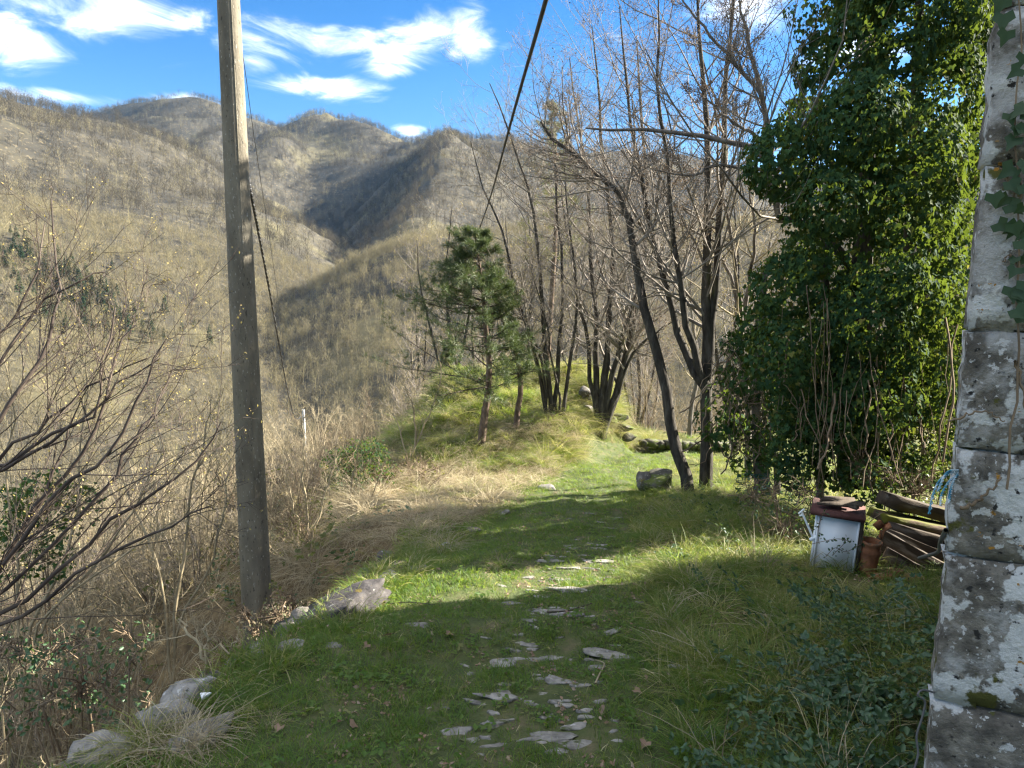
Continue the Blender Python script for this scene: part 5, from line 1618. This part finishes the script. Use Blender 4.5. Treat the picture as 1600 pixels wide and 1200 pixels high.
shrub("bare_sapling", "thin upright bare sapling with pale stem right of the concrete pole", 8.4,
      [([(476, 930), (477, 840), (476, 760), (474, 690), (470, 640)], .014, .1), ([(477, 880), (500, 800), (520, 730), (530, 680)], .008, .2), ([(476, 860), (455, 780), (440, 710)], .008, .2)], **kw_p)
shrub("bare_sapling", "brown bare sapling halfway between the concrete pole and the dark green bush", 9.5,
      [([(540, 880), (545, 790), (560, 710), (575, 650)], .012, .1), ([(538, 880), (520, 800), (505, 730)], .008, .2), ([(545, 860), (580, 780), (600, 720)], .008, .2)], **kw_p)
shrub("bare_sapling", "pale leaning sapling on the slope just above the dark green bush", 13.0,
      [([(640, 730), (650, 680), (640, 620), (610, 570)], .02, .1), ([(640, 720), (665, 660), (690, 590), (680, 530)], .014, .2), ([(640, 720), (620, 660), (590, 620)], .012, .2)], **kw_p)


def leafy(name, label, cl, per, size, mat, cat="bush", shape="oval", twigs=0, Yt=None):
    cl = np.array(cl); root = empty(name, (cl[:, 0].mean(), cl[:, 1].mean(), cl[:, 2].min())); tag(root, label, cat); r_ = np.array(root.location)
    c, n_ = ivy_mass([tuple(q) for q in cl], per, None, .6)
    g = Geo(); leaf_cloud(g, c - r_, n_, size, shape, .35, .7); g.obj("foliage", mat, root)["kind"] = "stuff"
    sg = Geo()
    for c_i in cl[rng.integers(0, len(cl), 7)]:
        foot = np.array([c_i[0] * .6 + r_[0] * .4, c_i[1] * .6 + r_[1] * .4, 0]); foot[2] = float(ground_z(foot[0], foot[1])) - .05
        if c_i[2] - foot[2] > .12:
            sg.tubes(catmull([foot - r_, (foot * .5 + c_i[:3] * .5) - r_ + rng.normal(0, .04, 3), c_i[:3] - r_], 8), np.linspace(.012, .005, 8), 5)
    if sg.n:
        sg.obj("stems", "vine_brown", root, smooth=True)["kind"] = "stuff"
    if twigs:
        g = Geo()
        c0 = cl[rng.integers(0, len(cl), twigs)]; d = unit(rng.normal(size=(twigs, 3)) + [0, 0, .8])
        L = c0[:, 3] * rng.uniform(1.2, 2.0, twigs)
        S = c0[:, None, :3] + d[:, None] * (np.linspace(-.5, .7, 6)[None, :, None] * L[:, None, None]) + rng.normal(0, .02, (twigs, 6, 3)) - r_
        g.tubes(S, np.full((twigs, 6), .004), 4)
        P2, R2 = branch_level(S, np.full((twigs, 6), .004), 5, .2, 1, (20, 60), (.25, .5), 4, .15, .05, .7, .002); g.tubes(P2, R2, 3)
        g.obj("branches", "vine_brown", root, smooth=True)["kind"] = "stuff"
    return root


cl = [(*P(rng.uniform(525, 600), rng.uniform(700, 770), 11.2 + rng.normal(0, .3)), rng.uniform(.20, .36)) for _ in range(24)]
leafy("evergreen_bush", "rounded dark evergreen bush on the edge of the slope below the mound", cl, 260, (.025, .055), "ivy_leaf", twigs=90)
cl = [(*P(rng.uniform(585, 690), rng.uniform(730, 790), 11.2 + rng.normal(0, .3)), rng.uniform(.14, .26)) for _ in range(16)]
leafy("bramble_bush", "brown and green bramble heap between the dark evergreen bush and the dry grass", cl, 90, (.025, .05), "olive_leaf", twigs=150)
cl = [(*P(rng.uniform(440, 540), rng.uniform(800, 880), 8.6 + rng.normal(0, .3)), rng.uniform(.14, .28)) for _ in range(14)]
leafy("olive_bush", "small leaved olive green bush on the slope right of the concrete pole", cl, 150, (.018, .035), "olive_leaf", twigs=90)
cl = [(*P(rng.uniform(-20, 235), rng.uniform(990, 1120), 3.9 + rng.normal(0, .3)), rng.uniform(.05, .17)) for _ in range(30)]
leafy("bramble_bush", "dark bramble leaves at the foot of the bare shrubs at lower left", cl, 170, (.02, .045), "bramble_leaf", twigs=70)
cl = [(*P(rng.uniform(0, 130), rng.uniform(780, 880), 6.6 + rng.normal(0, .3)), rng.uniform(.18, .3)) for _ in range(10)]
leafy("ivy_bush", "shadowed ivy covered bush behind the dark branches at the left edge", cl, 200, (.03, .06), "ivy_leaf", shape="ivy", twigs=40)
cl = [(*P(rng.uniform(385, 505), rng.uniform(950, 995), 5.15 + rng.normal(0, .12)), rng.uniform(.05, .11)) for _ in range(16)]
leafy("dry_bramble", "dry bramble with pale curled leaves catching the sun in front of the pole foot", cl, 500, (.015, .032), "pale_leaf", twigs=70)
cl = [(*P(rng.uniform(370, 470), rng.uniform(925, 960), 5.5 + rng.normal(0, .12)), rng.uniform(.04, .09)) for _ in range(9)]
leafy("bramble_bush", "thin bramble sprays with light green leaves across the base of the concrete pole", cl, 220, (.02, .035), "olive_leaf", twigs=30)
shrub("dead_twig", "bleached dead twig with short forks standing on the broken wall at lower left", 3.75,
      [([(321, 1050), (318, 1025), (305, 1000), (290, 980), (284, 965)], .007, .05), ([(318, 1030), (325, 1000), (322, 980), (330, 970)], .004, 0), ([(320, 1045), (335, 1015), (360, 1008), (372, 1000)], .004, 0)],
      bark="twig_pale", twig="twig_pale", counts=(5, 2, 2), tmin=.2, crown="branches", rmin=.0012, lens=((.15, .35), (.3, .5), (.3, .5)))
cl = [(*P(rng.uniform(1170, 1290), rng.uniform(760, 870), 7.3 + rng.normal(0, .3)), rng.uniform(.12, .22)) for _ in range(22)]
leafy("bramble_bush", "dusty green bramble mound against the left side of the white cabinet", cl, 130, (.025, .045), "bramble_leaf", twigs=120)
cl = [(*P(rng.uniform(1340, 1480), rng.uniform(725, 775), 7.6 + rng.normal(0, .2)), rng.uniform(.14, .22)) for _ in range(12)]
leafy("bramble_bush", "bramble growth hanging behind the top of the timber pile", cl, 110, (.025, .045), "bramble_leaf", twigs=90)

# ------------------------------------------------------------------ plastic netting
def net(label, px0, px1, py0, py1, Y):
    root = empty("plastic_net", P(px0, py1, Y)); tag(root, label, "net"); r_ = np.array(root.location); g = Geo()
    nx_, ny_ = 16, 14
    U_, V_ = np.meshgrid(np.linspace(0, 1, nx_), np.linspace(0, 1, ny_))
    wv = Waves(int(px0), .8, 2)(U_ * 1.5, V_ * 1.5)
    pts = np.array([[P(px0 + (px1 - px0) * (u + .08 * w), py0 + (py1 - py0) * v + 14 * u * (1 - u), Y + .10 * w) for u, v, w in zip(a, b, c)] for a, b, c in zip(U_, V_, wv)]) - r_
    g.tubes(pts, np.full(pts.shape[:2], .0032), 4); g.tubes(pts.transpose(1, 0, 2), np.full((nx_, ny_), .0032), 4)
    g.obj("mesh", "net_teal", root)


net("teal plastic netting sagging from the base of the shorter ivy clad trunk", 1150, 1205, 738, 772, 9.3)
net("teal plastic netting standing up between brambles left of the white cabinet", 1228, 1262, 712, 775, 7.9)

# ------------------------------------------------------------------ white cabinet, clay pot, timber pile
cab_c = gpix(1306, 890)
CY = float(cab_c[1]) if cab_c[1] < 8 else 6.9
mpp = lambda px, py, Y: np.linalg.norm(P(px + 1, py, Y) - P(px, py, Y))
cb = empty("white_cabinet", P(1303, 888, CY), radians(-26)); tag(cb, "small white enamel cabinet with a dark red board and broken wood on top", "cabinet")
sc_ = mpp(1303, 840, CY); w_ = 60 * sc_; h_ = 84 * sc_
Rt = lambda rx, ry, rz: np.array(__import__("mathutils").Euler((rx, ry, rz)).to_matrix())
tl = Rt(0, radians(3), 0)
g = Geo(); g.box((0, .01, h_ / 2 - .04), (w_, .012, h_ + .06), tl); g.obj("front_panel", "white_enamel", cb)
for sx in (-1, 1):
    g = Geo(); g.box((sx * (w_ / 2 - .008), -.002, h_ / 2 - .04), (.016, .022, h_ + .06), tl); g.obj("panel_edge", "white_enamel", cb)
g = Geo(); g.box((w_ / 2 + .018, .16, h_ / 2 - .05), (.028, .34, h_ + .06), tl); g.obj("side_board", "old_wood", cb)
g = Geo(); g.box((-w_ / 2 - .012, .18, h_ / 2 - .05), (.02, .32, h_ + .04), tl); g.obj("side_board", "white_enamel", cb)
g = Geo(); g.box((0, .33, h_ / 2 - .05), (w_, .02, h_ + .04), tl); g.obj("back_board", "old_wood", cb)
g = Geo(); g.box((.0, .15, h_ + .018), (w_ + .10, .42, .036), tl, .004); g.obj("top_board", "red_board", cb)
for (x_, y_, l_, a_, t_) in ((-.02, .1, .30, .2, .02), (.04, .16, .34, -.25, .018), (-.05, .2, .22, .5, .022), (.08, .12, .18, -.6, .016), (.0, .22, .26, .05, .025)):
    g = Geo(); g.box((x_, y_, h_ + .065 + t_), (l_, .07, t_), Rt(rng.normal(0, .08), rng.normal(0, .1), a_), .008); g.obj("broken_board", "old_wood", cb)
br_o = np.array([-w_ / 2 - .02, .02, 0])
for (a, b, t_) in (((-.10, 0, h_ - .01), (0, 0, h_ - .22), .010), ((-.13, .02, h_ - .03), (-.085, .02, h_ + .02), .008), ((-.12, .01, h_ - .045), (-.085, .01, h_ - .03), .008), ((-.02, 0, h_ - .25), (.03, 0, h_ - .21), .016)):
    g = Geo(); g.tubes(np.array([a, b]) + br_o, np.array([t_, t_]), 6); g.obj("bracket", "white_enamel", cb)
# creeper over the panel
g = Geo(); gl = Geo(); bp_ = empty("creeping_bramble", P(1280, 830, CY - .12)); tag(bp_, "thin bramble strands with small dark leaves trailing over the white cabinet front", "bramble"); b0_ = np.array(bp_.location)
for pl in ([(1288, 798), (1282, 812), (1278, 830), (1280, 850)], [(1268, 850), (1290, 845), (1310, 842), (1330, 846)], [(1290, 870), (1305, 856), (1322, 862), (1345, 850)], [(1300, 868), (1318, 850), (1320, 840)], [(1345, 860), (1350, 830), (1360, 815), (1380, 800)]):
    q = catmull([P(a, b, CY - .10) for a, b in pl], 16) - b0_; g.tubes(q, np.full(16, .0028), 4)
    k = rng.integers(0, 16, 16); gl.leaves(q[k] + rng.normal(0, .012, (16, 3)), rand_dir(16), rand_dir(16) + [0, -1, .5], rng.uniform(.018, .034, 16), "oval")
g.obj("stem", "vine_brown", bp_, smooth=True); gl.obj("leaves", "bramble_leaf", bp_)["kind"] = "stuff"

# terracotta pot
PY = CY - .05
pt = empty("clay_pot", P(1353, 893, PY)); tag(pt, "tall cracked terracotta chimney pot standing between cabinet and timbers", "pot")
k_ = mpp(1353, 870, PY)
prof = [(13, 0), (14, 10), (15, 26), (15.5, 30), (16.5, 32), (16.5, 38), (15, 40), (15, 46), (16.5, 48), (16.5, 52), (13.5, 52), (12.5, 40), (11.5, 4)]
a_ = np.arange(20) / 20 * 2 * pi; V = np.array([[r * k_ * cos(t), r * k_ * sin(t), z * k_] for r, z in prof for t in a_])
V[-20 * 4:, 2] += 0; idx = np.arange(len(V)).reshape(-1, 20)
f = np.stack([idx[:-1], np.roll(idx, -1, 1)[:-1], np.roll(idx, -1, 1)[1:], idx[1:]], -1).reshape(-1, 4)
g = Geo(); g.put(V, [f]); g.obj("body", "terracotta", pt, smooth=True); pt.rotation_euler = (.05, .06, 0)
for i, (px_, py_2) in enumerate([(1372, 820), (1378, 836), (1385, 824)]):
    g = Geo(); g.box((0, 0, 0), (.075, .02, .06), Rt(rng.normal(0, .5), rng.normal(0, .6), rng.normal(0, .4)), .006)
    o = g.obj("clay_shard", "terracotta"); o.location = P(px_, py_2, PY + .12)
    tag(o, ["leftmost terracotta shard lodged among bramble above the clay pot", "lowest terracotta shard, just above the rim of the clay pot", "terracotta shard closest to the timbers above the clay pot"][i], "shard", "clay shards above the pot")
for i, (px_, py_2, r_) in enumerate([(1390, 898, 0), (1425, 908, .1), (1375, 905, -.3)]):
    p = gpix(px_, py_2); g = Geo(); g.box((0, 0, .02), (.22, .09, .03), Rt(.1, rng.normal(0, .1), r_ + .1), .006); o = g.obj("tile_piece", "terracotta"); o.location = (p[0], min(p[1], 6.8), p[2] if p[1] < 6.8 else P(px_, py_2, 6.8)[2])
    tag(o, ["middle one of the broken red tiles in front of the timber pile", "broken red tile nearest the stone building", "broken red tile at the foot of the clay pot"][i], "tile", "broken tiles by the timber pile")


def beam(label, a, b, hh_, dd_, Ya, Yb, mat="old_wood", roll=0.0):
    p0, p1 = P(*a, Ya), P(*b, Yb)
    ax = unit(p1 - p0); L = np.linalg.norm(p1 - p0)
    up_ = unit(np.array([0, 0, 1.0]) - ax * ax[2]); sd_ = np.cross(ax, up_)
    Rm = np.stack([sd_ * cos(roll) + up_ * sin(roll), ax, up_ * cos(roll) - sd_ * sin(roll)], 1)
    m = __import__("mathutils").Matrix([list(r) for r in Rm]).to_4x4()
    # a squared timber with worn arrises and split ends
    n_ = 9; yy_ = np.linspace(-L / 2, L / 2, n_); prof_ = np.array([[-.5, -.46], [-.46, -.5], [.46, -.5], [.5, -.46], [.5, .46], [.46, .5], [-.46, .5], [-.5, .46]])
    V = np.array([[q[0] * dd_ + rng.normal(0, .003), y_ + rng.normal(0, .006) * (abs(y_) > L / 2 - .01) * 2, q[1] * hh_ + rng.normal(0, .003)] for y_ in yy_ for q in prof_])
    idx = np.arange(len(V)).reshape(n_, 8)
    f = np.stack([idx[:-1], np.roll(idx, -1, 1)[:-1], np.roll(idx, -1, 1)[1:], idx[1:]], -1).reshape(-1, 4)
    g = Geo(); g.put(V, [f, idx[0][None, ::-1], idx[-1][None]])
    o = g.obj("timber_beam", mat); m.translation = (p0 + p1) / 2; o.matrix_world = m
    tag(o, label, "timber", "old timbers stacked by the stone building")


TY = 6.75
beam("squared timber on top of the pile, its sawn end sticking out highest", (1380, 778), (1530, 822), .13, .16, TY, TY + .25)
beam("moss covered timber lying just under the topmost one", (1372, 806), (1540, 840), .09, .30, TY - .02, TY + .2, "mossy_wood")
beam("dark thin plank at the back of the pile with moss on it", (1395, 790), (1540, 806), .08, .2, TY + .2, TY + .4, "mossy_wood")
beam("long plank in the middle of the pile with a pale upper edge", (1384, 822), (1540, 868), .12, .09, TY - .14, TY - .1)
beam("dark timber squeezed between the middle plank and the wide boards", (1380, 835), (1545, 905), .15, .08, TY - .20, TY - .15)
beam("wide rough board leaning lowest but one in the pile", (1372, 842), (1545, 935), .20, .06, TY - .30, TY - .25)
beam("wide grey board at the bottom front of the pile", (1380, 870), (1540, 958), .20, .06, TY - .42, TY - .36)
beam("short end of timber under the pile half hidden by leaves", (1400, 850), (1530, 900), .2, .4, TY, TY + .1)

# ------------------------------------------------------------------ small litter
for i, (px_, py_2, lab) in enumerate([(612, 1000, "pale curled dead leaf standing upright in the grass right of the tilted slab"), (575, 1015, "dead leaf lying flat between the tilted slab and the path"),
                                      (546, 1142, "large folded brown dead leaf in the grass at lower left"), (440, 1145, "dead leaf beside the pale grass tuft at lower left"), (697, 998, "small pale dead leaf left of the path cobbles"),
                                      (990, 1088, "reddish brown dead leaf on the right side of the path"), (1085, 1185, "pale lobed dead leaf at the bottom of the right verge"), (655, 965, "dead leaf lying against the white stone near the slab"),
                                      (1010, 1170, "dead leaf in the grass right of the lowest cobbles"), (945, 1120, "dark dead leaf among cobbles in the lower path")]):
    p = gpix(px_, py_2); g = Geo()
    g.leaves(np.zeros((1, 3)), rand_dir(1) * [1, 1, .2], np.array([[0, 0, 1.0]]) + rng.normal(0, .4, (1, 3)), [rng.uniform(.035, .06)], "ivy", rng.uniform(.1, .3))
    o = g.obj("dead_leaf", "dead_leaf"); o.location = p + np.array([0, 0, .035])
    tag(o, lab, "leaf", "dead leaves on the path")
for pl, r_, lab in (([(930, 1078), (936, 1064), (944, 1046), (930, 1040)], .006, "short pale forked stick lying across a cobble on the right of the path"), ([(855, 964), (885, 962), (905, 956), (925, 950)], .007, "thin dark stick lying across the middle of the path in the shade"),
                    ([(932, 985), (938, 992), (942, 988)], .005, "tiny bent stick on a cobble near the right side of the path"), ([(610, 950), (640, 948), (680, 952)], .005, "thin brown twig near the white stone by the slab")):
    q = catmull([gpix(a, b) + np.array([0, 0, .035]) for a, b in pl], 14); rt = q[0]
    g = Geo(); g.tubes(q - rt, np.linspace(r_, r_ * .5, 14), 5); o = g.obj("stick", "twig_pale" if "pale" in lab else "twig_dark", smooth=True); o.location = rt; tag(o, lab, "stick")
p = gpix(1394, 925); p = p if p[1] < 6.5 else P(1394, 925, 6.0)
fl = empty("primrose", p); tag(fl, "small yellow flower cluster in the grass in front of the tiles", "flower")
for k in range(3):
    g = Geo(); n_ = 5; a = np.arange(5) / 5 * 2 * pi
    g.leaves(np.zeros((5, 3)) + [rng.normal(0, .02), rng.normal(0, .02), .05], np.stack([np.cos(a), np.sin(a) - .2, np.full(5, .3)], 1), np.zeros((5, 3)) + [0, -.4, 1], np.full(5, .028), "oval", .05)
    g.obj("blossom", "yellow_petal", fl)
g = Geo(); g.leaves(np.zeros((7, 3)), rand_dir(7) * [1, 1, .1] + [0, 0, .3], np.zeros((7, 3)) + [0, 0, 1], np.full(7, .07), "oval"); g.obj("leaves", "grass_green", fl)
# fine litter and small weeds on the trodden ground
lit_k = []
for i in range(3):
    g = Geo(); m = 9; g.leaves(rng.normal(0, .05, (m, 3)) * [1, 1, .12] + [0, 0, .012], rand_dir(m) * [1, 1, .2], np.array([0, 0, 1.0]) + rng.normal(0, .4, (m, 3)), rng.uniform(.012, .034, m), "diamond", .15); lit_k.append(g.obj("litter", "dead_leaf", link=False))
p = dens_pts(60, -2.2, 4.5, 2.0, 12, lambda x, y: in_view(x, y) * (x > edge(y)) * off_building(x, y) * fall(y) * np.clip(.35 + .7 * patch(x, y, .9, 61), 0, 1))
scatter("leaf_litter", p, yaw(len(p), .1), rng.uniform(.6, 1.2, len(p)), lit_k, "fine brown leaf litter in the grass")
wd_k = []
for i in range(3):
    g = Geo(); m = 12; a = rng.uniform(0, 2 * pi, m)
    g.leaves(rng.normal(0, .035, (m, 3)) * [1, 1, 0] + [0, 0, .022], np.stack([np.cos(a), np.sin(a), rng.uniform(-.1, .5, m)], 1), np.array([0, 0, 1.0]) + rng.normal(0, .25, (m, 3)), rng.uniform(.014, .032, m), "oval", .1); wd_k.append(g.obj("weed", "grass_green", link=False))
p = dens_pts(90, -2.2, 3.5, 2.0, 9, lambda x, y: in_view(x, y) * (x > edge(y)) * off_building(x, y) * fall(y) * np.clip(.2 + .9 * patch(x, y, .55, 63), 0, 1))
scatter("weeds", p, yaw(len(p), .1), rng.uniform(.6, 1.3, len(p)), wd_k, "small broad leaved weeds in the grass of the path")
